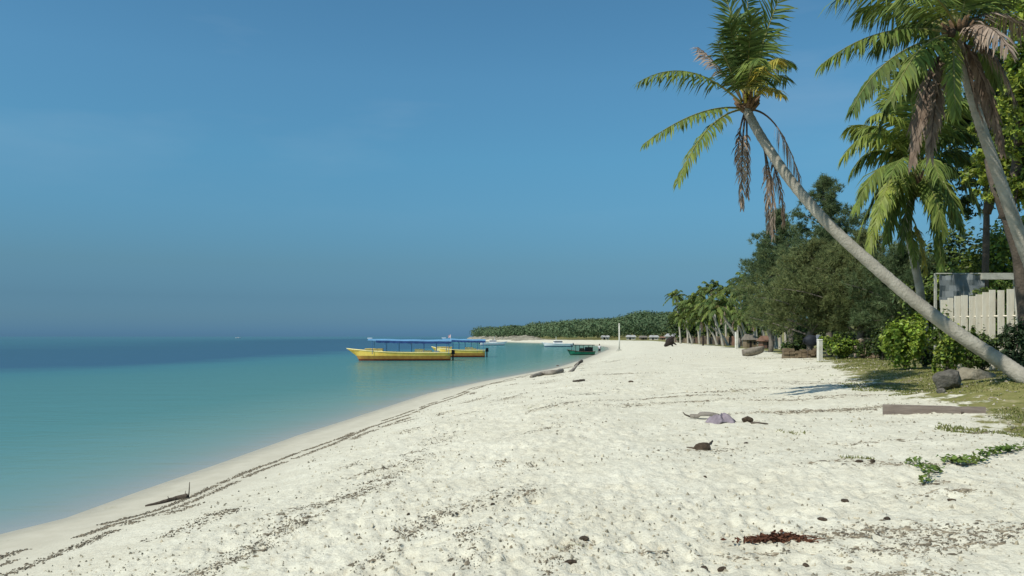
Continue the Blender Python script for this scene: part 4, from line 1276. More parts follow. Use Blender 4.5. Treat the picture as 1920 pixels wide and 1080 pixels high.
def tour_boat(loc, rz, label, L=11.6, cab=True, flag=True):
    root = empty('tour_boat', loc, rz, label, 'boat', 'yellow tour boats with blue canopies')
    hull_parts(root, L, 2.3, 0.86, 0.50, [M_yellow, M_orange, M_redbr, M_cream])
    x0 = -L / 2
    mb = MB().box((x0 + 0.30 * L - 0.4, 0, 1.05), (1.95, 1.35, 0.5), taper=0.95)
    mb.build('fore_cabin', M_cream, root)
    MB().box((x0 + 0.30 * L - 0.4, 0, 1.325), (2.05, 1.45, 0.05)).build('cabin_roof', M_yellow, root)
    for k, (bx, w, h) in enumerate([(0.70, 1.15, 0.52), (0.78, 0.95, 0.36), (0.86, 0.6, 0.3)]):
        MB().box((x0 + bx * L, 0, 0.78 + h / 2), (w, 1.3, h), taper=0.9).build('seat_box', M_cream if k != 2 else M_white_boat, root)
    for k in range(4):
        MB().box((x0 + (0.42 + 0.065 * k) * L, 0, 0.92), (0.3, 1.8, 0.07)).build('bench', M_cream, root)
    # canopy
    cx0, cx1, zc = x0 + 0.21 * L, L / 2 + 0.1, 2.18
    v, f = [], []
    nx = 14
    for i in range(nx):
        t = i / (nx - 1)
        x = cx0 + (cx1 - cx0) * t
        for j in range(7):
            y = -1.12 + 2.24 * j / 6
            v.append((x, y, zc + 0.17 * (1 - (y / 1.12) ** 2) + 0.12 * (1 - t) ** 2 - 0.02 * math.sin(t * 20)))
    top = len(v)
    v += [(a, b, c - 0.035) for a, b, c in v]
    for i in range(nx - 1):
        for j in range(6):
            a = i * 7 + j
            f.append((a, a + 7, a + 8, a + 1))
            f.append((top + a, top + a + 1, top + a + 8, top + a + 7))
    for i in range(nx - 1):
        for j in (0, 6):
            a = i * 7 + j
            f.append((a, top + a, top + a + 7, a + 7) if j == 0 else (a, a + 7, top + a + 7, top + a))
    for j in range(6):
        f.append((j, j + 1, top + j + 1, top + j))
        a = (nx - 1) * 7 + j
        f.append((a, top + a, top + a + 1, a + 1))
    cano = make_obj('canopy', v, f, M_blue, root)
    for sgn in (-1, 1):
        v, f = [], []
        for i in range(41):
            t = i / 40
            x = cx0 + 0.9 + (cx1 - cx0 - 0.9) * t
            zt = zc + 0.12 * (1 - t) ** 2 - 0.03
            v += [(x, sgn * 1.13, zt), (x, sgn * (1.13 + 0.02 * math.sin(i * 1.7)), zt - 0.22 - 0.05 * abs(math.sin(i * 0.8)))]
        for i in range(40):
            f.append((2 * i, 2 * i + 1, 2 * i + 3, 2 * i + 2))
        make_obj('valance', v, f, M_blue_d, cano)
    MB().box((cx0 + 0.15, 0, zc + 0.34), (0.55, 0.7, 0.07)).build('roof_board', M_white_boat, cano)
    for sgn in (-1, 1):
        for k in range(7):
            x = cx0 + 0.5 + (cx1 - cx0 - 0.8) * k / 6
            MB().tube([(x, sgn * 1.04, 0.74), (x, sgn * 1.04, zc + 0.03)], 0.032, 6).build('post', M_blue_p, root)
    m = MB().box((L / 2 + 0.28, 0, 0.95), (0.42, 0.36, 0.5), taper=0.8)
    mo = m.build('outboard_motor', M_black, root)
    MB().box((L / 2 + 0.26, 0, 0.2), (0.16, 0.14, 1.1)).build('motor_leg', M_black, mo)
    if flag:
        fo = MB().tube([(cx1 - 0.1, 0.3, zc), (cx1 - 0.1, 0.3, zc + 0.75)], 0.02, 5).build('flag_pole', M_white_boat, root)
        make_obj('flag', [(cx1 - .1, .3, zc + .75), (cx1 - .1, .3, zc + .42), (cx1 - .38, .34, zc + .36), (cx1 - .4, .28, zc + .66)], [(0, 1, 2, 3)], M_redwhite, fo)
    return root


def wl(px, py):
    d = FPX * CZ / (py - HY)
    return (px - CX) / FPX * d, d


x, d = wl(748, 676)
tour_boat((x, d, 0.0), R(4), 'long yellow tour boat with blue canopy, nearest of the anchored boats')
x, d = wl(912, 669.5)
tour_boat((x - 3.7, d, 0.0), R(2), 'second smaller yellow tour boat half hidden behind the nearest one', L=7.0, flag=False)


def white_boat(loc, rz, label, L=8.5, cabin=1):
    root = empty('motor_boat', loc, rz, label, 'boat', 'white boats moored off the far beach')
    hull_parts(root, L, 2.2, 0.75, 0.45, [M_white_boat, M_white_boat, M_blue_d, M_white_boat])
    mb = MB()
    mb.box((0.3, 0, 1.25), (L * 0.28, 1.5, 0.75), taper=0.8)
    c = mb.build('cabin', M_white_boat, root)
    MB().box((0.3, 0, 1.33), (L * 0.26, 1.52, 0.24), taper=0.97).build('window_band', M_glass_d, c)
    MB().box((L / 2 + 0.2, 0, 0.7), (0.35, 0.35, 0.6), taper=0.8).build('outboard_motor', M_black, root)
    MB().tube([(-0.2, 0, 1.6), (-0.2, 0, 2.7)], 0.04, 5).build('mast', M_white_boat, root)
    return root


x, d = wl(926, 647.2)
white_boat((x, d, 0), R(184), 'small white boat moored just right of the second yellow boat')
x, d = wl(1044, 650)
white_boat((x, d, 0), R(8), 'white boat lying off the far sand left of the tall white pole')
x, d = wl(446, 634)
white_boat((x, d, 0), R(20), 'tiny white boat far out near the sea horizon', 9.0)

# green canopy boat at the water's edge
x, d = wl(1088, 665.5)
gb = empty('canopy_boat', (x, d, 0.02), R(24), 'small dark green boat with a flat dark canopy at the water edge', 'boat')
hull_parts(gb, 4.3, 1.5, 0.42, 0.35, [M_green_boat, M_green_boat, M_black, M_drift_d], 0.08, 0.25)
MB().box((0.35, 0, 1.42), (3.3, 1.5, 0.08)).build('canopy', M_tarp_dark, gb)
for sx in (-1.1, 0.2, 1.75):
    for sy in (-.6, .6):
        MB().tube([(sx, sy, 0.35), (sx, sy, 1.4)], 0.035, 6).build('post', M_dark, gb)
MB().box((1.4, 0, 0.75), (0.9, 1.0, 0.75), taper=0.85).build('engine_cover', M_black, gb)
MB().box((0.2, -.1, 0.7), (0.5, 0.9, 0.55), taper=0.8).build('crate', M_drift_d, gb)

# person wading beside it
px_, d = wl(1124, 660.5)
pr = empty('person', (px_, d, -0.30), R(200), 'person in a pale top and dark shorts wading beside the green boat', 'person')


def skin_body(parent):
    J = [(0, 0, .88), (0, 0, 1.10), (0, -.01, 1.32), (0, 0, 1.43), (0, .01, 1.50), (0, .02, 1.60), (0, .01, 1.70),
         (-.17, 0, 1.38), (-.23, -.02, 1.12), (-.22, .08, .90), (-.22, .11, .82), (.17, 0, 1.38), (.23, -.02, 1.12), (.22, .08, .90), (.22, .11, .82),
         (-.10, 0, .82), (-.11, .03, .48), (-.11, -.02, .09), (-.11, .12, .04), (.10, 0, .82), (.12, -.02, .48), (.12, -.08, .09), (.12, .06, .04)]
    E = [(0, 1), (1, 2), (2, 3), (3, 4), (4, 5), (5, 6), (2, 7), (7, 8), (8, 9), (9, 10), (2, 11), (11, 12), (12, 13), (13, 14), (0, 15), (15, 16), (16, 17), (17, 18), (0, 19), (19, 20), (20, 21), (21, 22)]
    rad_ = [.14, .13, .15, .07, .055, .095, .075, .06, .045, .035, .035, .06, .045, .035, .035, .085, .06, .042, .035, .085, .06, .042, .035]
    me = bpy.data.meshes.new('body')
    me.from_pydata(J, E, [])
    me.materials.append(M_skin)
    o = bpy.data.objects.new('body', me)
    link(o, parent)
    sk = o.modifiers.new('skin', 'SKIN')
    lay = me.skin_vertices[0].data if me.skin_vertices else None
    if lay is None:
        return o
    for i, rr in enumerate(rad_):
        lay[i].radius = (rr, rr * (0.75 if i < 3 else 1))
        lay[i].use_root = (i == 0)
    sb = o.modifiers.new('sub', 'SUBSURF')
    sb.levels = sb.render_levels = 1
    return o


me_tmp = bpy.data.meshes.new('tmp')
body = skin_body(pr)
mb = MB().tube([(0, 0, .86), (0, 0, 1.1), (0, 0, 1.3), (0, 0, 1.42)], [.165, .16, .185, .10], 10)
for s_ in (-1, 1):
    mb.tube([(s_ * .14, 0, 1.38), (s_ * .20, -.01, 1.25), (s_ * .235, -.02, 1.15)], [.085, .075, .075], 8)
mb.build('shirt', M_shirt, pr, True)
mb = MB().tube([(0, 0, .92), (0, 0, .80)], [.17, .175], 10)
for s_ in (-1, 1):
    mb.tube([(s_ * .09, 0, .84), (s_ * .115, .01, .52)], [.115, .095], 8)
mb.build('shorts', M_shorts, pr, True)
MB().tube([(0, -.02, 1.58), (0, -.02, 1.66), (0, 0, 1.73), (0, 0, 1.755)], [.085, .105, .085, .03], 9).build('hair', M_hair, pr, True)

# ------------------------------------------------------------------ fence, screen, posts, walls
FX = [(1764, 1776, 562, .5), (1777.5, 1787.5, 558, .6), (1790, 1801, 556, 1), (1802.5, 1814.5, 553, 1), (1817, 1828, 555, 1), (1829.5, 1841.5, 552, 1), (1842.5, 1853.5, 547, 1), (1854.5, 1866, 543, 1),
      (1871, 1883, 543, 1), (1888.5, 1901.5, 543, 1), (1904, 1919, 543, 1), (1921, 1933, 541, 1), (1935, 1947, 543, 1), (1949, 1961, 543, 1)]
fd = 27.0
f0 = P(1764, 640, fd)
fence = empty('plank_fence', (f0[0], fd, gz(f0[0], fd)), 0, 'white painted upright board fence with uneven tops behind the leaning trunk', 'fence')
last = -1e9
for k, (a, b, t, w) in enumerate(FX):
    dd = fd - 0.012 * (a - 1764)                                     # the fence comes a little nearer to the right
    pa, pb = P(a, t, dd), P(b, t, dd)
    x0_, x1_ = pa[0], pb[0]
    last = x1_
    zb = gz(pa[0], dd) - 0.05
    zt = pa[2] + random.uniform(-.02, .02)
    c = rel(fence, ((x0_ + x1_) / 2, dd + random.uniform(-.01, .01), (zb + zt) / 2))
    MB().box(c, (x1_ - x0_, 0.03, zt - zb), ry=random.uniform(-.006, .006)).build('board', M_white_fence, fence)
for zz in (0.5, 1.75):
    e0, e1 = rel(fence, P(1762, 600, fd + 0.04)), rel(fence, P(1955, 600, fd + 0.04 - 0.012 * 191))
    e0[2] = e1[2] = zz
    MB().tube([e0 + [0, .24, 0], e1 + [0, .24, 0]], 0.035, 4).build('rail', M_white_fence, fence)

sd_ = 29.5
s0 = P(1757, 600, sd_)
scr = empty('net_screen', (s0[0], sd_, gz(s0[0], sd_)), 0, 'grey net screen with a pale beam standing behind the white fence', 'screen')
def spx(px, py):
    return rel(scr, P(px, py, sd_))
a_, b_ = spx(1762, 514), spx(1846, 560)
nn = 15
v, f = [], []
for i in range(nn):
    for j in range(7):
        v.append((a_[0] + (b_[0] - a_[0]) * i / (nn - 1), 0.05 * math.sin(i * 1.1) + 0.03 * math.sin(j * 1.9 + i), a_[2] + (b_[2] - 0.35 - a_[2]) * j / 6 - 0.05 * math.sin(math.pi * i / 14 * 3) * (j == 0)))
for i in range(nn - 1):
    for j in range(6):
        q = i * 7 + j
        f.append((q, q + 1, q + 8, q + 7))
net = make_obj('net', v, f, M_grey_net, scr)
mod = net.modifiers.new('thick', 'SOLIDIFY'); mod.thickness = 0.01
for px, mt in ((1757, M_concrete), (1800, M_bark_grey), (1846, M_concrete), (1906, M_concrete)):
    q = spx(px, 512)
    MB().box((q[0], 0.12, q[2] / 2), (0.075, 0.08, q[2])).build('post', mt, scr)
q0, q1 = spx(1840, 518), spx(1908, 516)
MB().box(((q0[0] + q1[0]) / 2, 0.0, q0[2]), (q1[0] - q0[0], 0.12, 0.24)).build('beam', M_concrete, scr)
q0, q1 = spx(1755, 513), spx(1846, 513)
MB().tube([(q0[0], 0.05, q0[2]), (q1[0], 0.05, q1[2])], 0.03, 6).build('top_bar', M_concrete, scr)


def white_post(px, top, bot, w, label, m=M_white, cap=True, name='post', cat='post'):
    b = G(px, bot, 0.05)
    s = b[1] / FPX
    H, Wd = (bot - top) * s + 0.05, w * s
    mb = MB().box((0, 0, H / 2), (Wd, Wd, H), rz=0.15, taper=0.97)
    root = empty(name, b, 0, label, cat)
    mb.build('shaft', m, root)
    if cap:
        MB().box((0, 0, H + 0.02), (Wd * 1.12, Wd * 1.12, 0.04), rz=0.15, taper=0.8).build('cap', m, root)
    return root


white_post(1537, 637, 676, 7.8, 'thick white concrete post at the turf edge, the nearer of two')
white_post(1381, 623, 655, 4.6, 'tall thin white post on the sand below the far palms, the farther of two')
white_post(1504, 633, 646, 6, 'small pale marker stub under the casuarinas', M_concrete, False)
white_post(1355, 637, 646, 6, 'short pale marker block in front of the far palms', M_concrete, False)
b = G(1161, 658, 0.1)
s = b[1] / FPX
pole = empty('flag_pole', b, 0, 'tall bare white pole standing on the sand by the bay', 'pole')
MB().tube([(0, 0, 0), (0.02, 0, 25 * s), (0, 0, 50 * s)], [0.13, 0.11, 0.085], 8).build('shaft', M_white, pole, True)
MB().tube([(0, 0, 50 * s), (0, 0, 50 * s + 0.15), (0, 0, 50 * s + 0.25)], [0.1, 0.15, 0.03], 8).build('cap', M_white, pole, True)
MB().box((0, 0, 0.15), (0.9, 0.9, 0.4), taper=0.7).build('footing', M_concrete, pole)
b = G(1318, 648, 0.1)
s = b[1] / FPX
dp = empty('dark_post', b, 0, 'dark upright post with a short arm on the sand before the far palms', 'post')
MB().tube([(0, 0, 0), (0.05, 0, 0.9), (0, 0, 22 * s)], [0.16, 0.13, 0.1], 7, 0, True, 0.1).build('shaft', M_dark, dp)
MB().tube([(0, 0, 1.5), (0.5, 0, 1.8)], 0.06, 6).build('arm', M_dark, dp)

# dark blue-grey bundle on a rack behind the nearer post
b = G(1528, 668)
b[1] = 44.0; b[0] = (1524 - CX) / FPX * b[1]; b[2] = gz(b[0], b[1])
rk = empty('bundle_rack', b, 0, 'dark blue and grey bundle on a low rack half hidden behind the nearer white post', 'bundle')
for sx in (-.45, .45):
    MB().tube([(sx, 0, -.05), (sx, 0, 1.0)], 0.04, 6).build('leg', M_drift_d, rk)
v, f = [], []
for i in range(7):
    for j in range(12):
        a = 2 * math.pi * j / 12
        t = i / 6
        rr = 0.42 * math.sin(math.pi * min(max(t, .04), .96)) ** 0.6 * (1 + 0.15 * math.sin(j * 2.3 + i))
        v.append((-0.85 + 1.5 * t, math.cos(a) * rr * .8, 1.2 + math.sin(a) * rr))
for i in range(6):
    for j in range(12):
        f.append((i * 12 + j, i * 12 + (j + 1) % 12, (i + 1) * 12 + (j + 1) % 12, (i + 1) * 12 + j))
f += [tuple(range(12)), tuple(72 + k for k in range(11, -1, -1))]
make_obj('tarp', v, f, M_tarp_dark, rk, True)
rk.scale = (.62, .62, .8)
MB().box((0.45, -.2, 1.35), (0.5, 0.45, 0.45), rz=.4, rx=.3, taper=.7).build('cloth', M_greytarp, rk)

# crumbling plaster wall
b = G(1624, 664)
b[1] = 41.5; b[0] = (1626 - CX) / FPX * b[1]; b[2] = gz(b[0], b[1])
s = b[1] / FPX
pw = empty('ruined_wall', b, 0, 'crumbling pale plaster wall stub among the scrub right of the low green bush', 'wall')
v, f = [], []
tops = [30, 34, 38, 38, 37, 38, 36, 34]
for i, t in enumerate(tops):
    x_ = (-20 + 44 * i / 7) * s
    for y_ in (0, 0.3):
        v += [(x_, y_, -0.1), (x_, y_, t * s)]
for i in range(7):
    a = i * 4
    f += [(a, a + 4, a + 5, a + 1), (a + 2, a + 3, a + 7, a + 6), (a + 1, a + 5, a + 7, a + 3)]
f += [(0, 1, 3, 2), (28, 30, 31, 29)]
make_obj('wall', v, f, M_pinkwall, pw)
for k in range(9):
    c_ = (random.uniform(-.7, .7), -random.uniform(.15, .6), 0.08)
    MB().box(c_, (random.uniform(.12, .3), .2, .16), rz=random.random() * 3, rx=.3, taper=.8).build('rubble', M_brownstone, pw)

# low brown stone bank left of the nearer post
g0, g1 = G(1468, 672), G(1532, 674)
g1[1] = g0[1]; g1[0] = (1532 - CX) / FPX * g1[1]
lw = empty('low_stone_wall', g0, 0, 'low brown dry stone wall left of the nearer white post', 'wall')
r = np.random.default_rng(9)
x_ = 0.0
tot = g1[0] - g0[0]
s = g0[1] / FPX
while x_ < tot:
    w_ = r.uniform(.16, .34)
    z_ = -0.1
    while z_ < 14 * s:
        h_ = r.uniform(.12, .2)
        MB().box((x_ + w_ / 2, r.uniform(-.05, .05), z_ + h_ / 2), (w_ * .97, .4, h_ * .97), rz=r.uniform(-.08, .08), ry=r.uniform(-.06, .06), taper=.9).build('stone', M_brownstone, lw)
        z_ += h_
    x_ += w_

# small thatched shelter and rusty roof under the far palms
def hut(px, py, d, w, h, roof_m, wall_m, label, name='beach_hut', cat='hut'):
    x = (px - CX) / FPX * d
    b = (x, d, gz(x, d) - .05)
    root = empty(name, b, random.uniform(-.2, .2), label, cat)
    s = d / FPX
    W, H = w * s, h * s
    MB().box((0, 0, H * .3), (W * .8, W * .6, H * .62)).build('wall', wall_m, root)
    v = [(-W / 2, -W * .4, H * .58), (W / 2, -W * .4, H * .58), (W / 2, W * .4, H * .58), (-W / 2, W * .4, H * .58), (-W * .38, 0, H), (W * .38, 0, H)]
    make_obj('roof', v, [(0, 1, 5, 4), (1, 2, 5), (2, 3, 4, 5), (3, 0, 4), (3, 2, 1, 0)], roof_m, root)
    MB().box((-W * .1, -W * .302, H * .27), (W * .16, .05, H * .46)).build('door', M_dark, root)
    MB().box((W * .2, -W * .302, H * .36), (W * .14, .05, H * .2)).build('window', M_glass_d, root)
    return root


hut(1406, 640, 96, 26, 27, M_thatch, M_bamboo, 'small hut with a grey thatched roof behind the small round bush')
hut(1440, 640, 92, 36, 24, M_redroof, M_redroof, 'low rusty red shed among the close pale palm trunks')
for px, d, w, h, rm, wm, lab in [(1135, 330, 18, 8, M_tinroof, M_hutwall, 'pale hut left of the tall pole on the far beach'), (1183, 310, 20, 9, M_tinroof, M_hutwall, 'first pale hut right of the tall white pole'),
                                 (1206, 300, 16, 8, M_thatch, M_bamboo, 'brown hut between two pale huts right of the tall pole'), (1226, 290, 20, 9, M_tinroof, M_hutwall, 'pale hut beyond the dark stump on the far beach'),
                                 (1262, 262, 30, 13, M_tinroof, M_hutwall, 'larger pale hut at the left end of the far palm row'), (1243, 285, 13, 7, M_redroof, M_bamboo, 'tiny rusty roofed hut beyond the dark stump')]:
    hut(px, 640, d, w, h, rm, wm, lab)

# long low dark fence of sticks and nets under the far palms
b0 = at_base(1262, 205)
pf = empty('stick_fence', b0, 0, 'long low brown stick fence in front of the far palm row', 'fence')
b1 = at_base(1392, 112)
for k in range(70):
    t = k / 69
    p_ = np.array(b0) + (np.array(b1) - np.array(b0)) * t
    p_[2] = gz(p_[0], p_[1])
    h_ = random.uniform(1.0, 1.7)
    q = p_ - np.array(b0)
    MB().box((q[0], q[1], h_ / 2 - .1), (random.uniform(.5, .8), .12, h_), rz=-.9 + random.uniform(-.2, .2), ry=random.uniform(-.05, .05)).build('panel', (M_bamboo, M_drift_d, M_thatch, M_redroof)[random.choice([0, 0, 1, 1, 2, 3])], pf)

# dark uprooted stump on the far sand
b = G(1254, 650)
st = empty('tree_stump', b, .4, 'dark uprooted stump lying on the far sand below the headland', 'stump')
s = b[1] / FPX
MB().tube([(-9 * s, 0, .1), (-4 * s, 0, .35), (0, 0, .75), (5 * s, 0, .9), (8 * s, 0, .7)], [.22, .38, .62, .72, .3], 9, 0, True, .18).build('bole', M_dark, st)
for k in range(8):
    a = k * .8
    MB().tube([(4 * s, 0, .8), (6 * s + .3 * math.cos(a), .7 * math.cos(a * 1.7), .8 + .7 * math.sin(a)), (8 * s, 1.1 * math.cos(a * 1.7), .75 + 1.0 * math.sin(a) * .8)], [.2, .12, .04], 6).build('root', M_dark, st)

# grey dugout canoe drawn up on the sand
b = G(1412, 670)
cn = empty('dugout_canoe', b + np.array([0, 0, .12]), R(20), 'weathered grey dugout canoe drawn up on the sand below the farther white post', 'canoe')
L_ = 46 * b[1] / FPX
v, f = [], []
ns = 11
for i in range(ns):
    t = i / (ns - 1)
    wv = .34 * math.sin(math.pi * min(max(t, .02), .98)) ** .6
    zb = .12 * (2 * t - 1) ** 2 + .22 * t
    for (yy, zz) in ((-wv, .38 + .25 * t), (-wv * .8, zb + .08), (0, zb - .1), (wv * .8, zb + .08), (wv, .38 + .25 * t)):
        v.append((-L_ / 2 + L_ * t, yy, zz))
for i in range(ns - 1):
    for k in range(4):
        a = i * 5 + k
        f.append((a, a + 5, a + 6, a + 1))
h = make_obj('hull', v, f, M_drift, cn, True)
h.modifiers.new('thick', 'SOLIDIFY').thickness = 0.04
for tx in (-.15, .2):
    MB().box((L_ * tx, 0, .42 + .12 * tx), (.16, .6, .04)).build('thwart', M_drift_d, cn)

# ------------------------------------------------------------------ rock, plank, driftwood and the things lying on the sand
def rock(name, base, size, m, label, seed, cat='rock', rz=0, sub=3):
    r = np.random.default_rng(seed)
    import bmesh
    bm = bmesh.new()
    bmesh.ops.create_icosphere(bm, subdivisions=sub, radius=1.0)
    axs = nrm(r.normal(size=(9, 3)))
    off = r.uniform(.72, .98, 9)
    for v_ in bm.verts:
        p_ = np.array(v_.co)
        for a_, o_ in zip(axs, off):
            q = p_ @ a_
            if q > o_ * .9:
                p_ = p_ - a_ * (q - o_ * .9) * .85
        n_ = vnoise(np.array([p_[0] * 2.5 + seed]), np.array([p_[1] * 2.5 + p_[2] * 1.7]), seed)[0]
        p_ = p_ * (0.9 + .22 * n_)
        v_.co = tuple(p_ * np.array(size))
    me = bpy.data.meshes.new(name)
    bm.to_mesh(me); bm.free()
    me.materials.append(m)
    o = bpy.data.objects.new(name, me)
    link(o)
    o.location = tuple(base)
    o.rotation_euler = (0, 0, rz)
    return tag(o, label, cat)


b = G(1787, 733)
rock('boulder', b + np.array([0, .25, .19]), (.36, .28, .27), M_rock, 'dark grey boulder on the turf left of the leaning palm', 3, rz=.4)
b = G(1838, 712)
rock('boulder', b + np.array([0, .45, .02]), (.72, .5, .34), M_rock_pale, 'broad pale rock between the dark boulder and the leaning trunk', 8, rz=.3)
b = G(1765, 738)
rock('boulder', b + np.array([0, 0, .03]), (.10, .09, .08), M_rock, 'small stone at the left foot of the dark boulder', 12)

a_, b_ = G(1655, 775), G(1848, 777)
mid = (a_ + b_) / 2
pk = empty('plank', (mid[0], mid[1], mid[2]), math.atan2(b_[1] - a_[1], b_[0] - a_[0]), 'thick weathered brown plank lying on edge at the turf border', 'plank')
Lp = np.linalg.norm((b_ - a_)[:2])
v, f = [], []
for i in range(13):
    t = i / 12
    x_ = -Lp / 2 + Lp * t
    hh = .155 + random.uniform(-.006, .006)
    for (yy, zz) in ((-.03, -.04), (.035, -.04), (.035, hh), (-.03, hh - .004)):
        v.append((x_, yy + random.uniform(-.003, .003), zz))
for i in range(12):
    for k in range(4):
        a = i * 4
        f.append((a + k, a + 4 + k, a + 4 + (k + 1) % 4, a + (k + 1) % 4))
f += [(3, 2, 1, 0), (48, 49, 50, 51)]
make_obj('board', v, f, M_plank, pk)
MB().box((Lp * .28, -.06, .0), (.05, .05, .12), rx=.2).build('peg', M_drift_d, pk)


def log(name, pix, rads, m, label, cat='driftwood', branches=(), lift=0.6, sides=8):
    pts = [G(a, b_) for a, b_ in pix]
    base = pts[0].copy()
    pts = [p_ - base + np.array([0, 0, r_ * lift]) for p_, r_ in zip(pts, rads)]
    root = empty(name, base, 0, label, cat)
    C = smooth_path(pts, 16)
    rr = np.interp(np.linspace(0, 1, 16), np.linspace(0, 1, len(rads)), rads)
    MB().tube(C, rr, sides, 0, True, .12).build('stem', m, root, True)
    for bpts, br in branches:
        q = [np.array(t_) for t_ in bpts]
        MB().tube(smooth_path(q, 8), np.linspace(br, br * .35, 8), 6, 0, True, .1).build('branch', m, root, True)
    return root


log('driftwood_log', [(996, 709), (1018, 705), (1040, 703), (1053, 698)], [.08, .13, .13, .14], M_drift, 'pale driftwood log at the waterline with a raised end', branches=[([(2.0, 2.2, .12), (2.35, 3.0, .35), (2.6, 3.6, .62)], .11)], lift=.7)
log('driftwood_log', [(1078, 687), (1084, 683), (1091, 679)], [.07, .11, .15], M_drift_d, 'smaller dark driftwood stump on the waterline beyond the pale log', lift=.8)
log('driftwood_stick', [(1074, 716), (1086, 715), (1095, 714)], [.03, .05, .055], M_drift_d, 'short dark stick on the sand just right of the pale log')
b0_ = G(300, 948)
log('driftwood_branch', [(272, 950), (300, 945), (330, 938), (352, 934)], [.015, .03, .04, .05], M_drift_d, 'dark driftwood branch with upright twigs by the near water edge',
    branches=[([(.50, .38, .03), (.51, .39, .15), (.515, .40, .30)], .013), ([(.47, .36, .02), (.46, .36, .10), (.47, .36, .17)], .009), ([(.28, .2, .02), (.27, .2, .07), (.26, .2, .12)], .010), ([(.33, .25, .02), (.35, .25, .06), (.36, .25, .1)], .010), ([(.52, .4, .03), (.62, .44, .06), (.70, .5, .02)], .03)], lift=.5)


def blob(name, px, py, size, m, label, cat, seed, lift=.45, rz=0):
    b = G(px, py)
    return rock(name, b + np.array([0, size[1] * .5, size[2] * lift]), size, m, label, seed, cat, rz, 2)


# lilac cloth heap with leaf sheath and husk
b = G(1356, 793)
cb = empty('cloth_bundle', b, 0, 'crumpled lilac cloth bundle lying on the open sand', 'cloth')
v, f = [], []
r = np.random.default_rng(4)
n1, n2 = 44, 30
for i in range(n1):
    for j in range(n2):
        u, w_ = i / (n1 - 1) * 2 - 1, j / (n2 - 1) * 2 - 1
        e = max(0, 1 - (u * u + w_ * w_ * .9) ** 1.2)
        q = fbm(np.array([u * 4.2 + 3]), np.array([w_ * 4.2]), 4, 5)[0]
        v.append((u * .27 * (1 + .12 * math.sin(w_ * 5)), w_ * .2 + .12 + .03 * math.sin(u * 7), .012 + e * (.02 + .21 * q) - (0.03 if e < .02 else 0)))
for i in range(n1 - 1):
    for j in range(n2 - 1):
        a = i * n2 + j
        f.append((a, a + n2, a + n2 + 1, a + 1))
make_obj('cloth', v, f, M_lilac, cb, True).modifiers.new('thick', 'SOLIDIFY').thickness = .008
b = G(1322, 785)
ps = empty('palm_sheath', b, R(-8), 'dry grey palm sheath lying just left of the lilac cloth', 'palm debris')
v, f = [], []
for i in range(13):
    t = i / 12
    w_ = .085 * math.sin(math.pi * (.08 + .84 * t)) ** .7
    for j in range(5):
        u = j / 4 * 2 - 1
        v.append((-.28 + .56 * t, u * w_ + .05, .03 + .07 * (1 - u * u) + .05 * math.sin(t * 3) * (t > .3)))
for i in range(12):
    for j in range(4):
        a = i * 5 + j
        f.append((a, a + 5, a + 6, a + 1))
make_obj('sheath', v, f, M_drift, ps, True).modifiers.new('thick', 'SOLIDIFY').thickness = .012
MB().tube([(-.28, .05, .05), (-.38, .04, .09), (-.42, .04, .14)], [.02, .015, .006], 6).build('stalk', M_drift_d, ps)
blob('coconut_husk', 1402, 791, (.12, .08, .075), M_husk, 'dark split coconut husk just right of the lilac cloth', 'husk', 31)
log('driftwood_stick', [(1408, 795), (1424, 795), (1440, 794)], [.02, .018, .012], M_drift_d, 'thin twig right of the dark husk by the lilac cloth')
blob('coconut_husk', 1320, 840, (.13, .085, .075), M_husk, 'large brown coconut husk with a twig, below the lilac cloth', 'husk', 32)
log('driftwood_stick', [(1288, 838), (1305, 839), (1322, 836), (1336, 826)], [.012, .02, .02, .012], M_drift_d, 'crooked twig across the large brown husk below the lilac cloth')
HUSKS = [(1612, 873, .045, 'left one of two dark husks lying side by side on the right'), (1637, 869, .055, 'right one of two dark husks lying side by side on the right'), (1586, 944, .045, 'lone dark husk in the open sand below the two husks'),
         (1399, 829, .03, 'small dark nut right of the large brown husk'), (924, 948, .032, 'small dark nut at the end of the seaweed streak in mid foreground'), (1322, 895, .03, 'small flat dark husk in the middle of the right foreground'),
         (1786, 944, .035, 'dark nut below the lower vine patch'), (1355, 1058, .045, 'right one of two husks at the bottom edge'), (1322, 1060, .05, 'left one of two husks at the bottom edge'),
         (1543, 978, .04, 'dark husk just above the red brown seaweed clump'), (1664, 978, .04, 'dark husk upper right of the red brown seaweed clump'), (1512, 1054, .04, 'flat husk below the red brown seaweed clump'),
         (1183, 718, .09, 'dark nut on the sand right of the short dark stick'), (1046, 687, .16, 'dark ball floating at the waterline by the driftwood logs'), (765, 968, .03, 'reddish brown nut in the left of the seaweed streak'),
         (1096, 1020, .05, 'dark husk in the bottom middle of the sand'), (1070, 1066, .045, 'husk at the very bottom edge in the middle')]
for k, (px, py, sz, lab) in enumerate(HUSKS):
    blob('coconut_husk', px, py, (sz * 1.1, sz * .6, sz * .5), M_husk, lab, 'husk', 50 + k, rz=k)


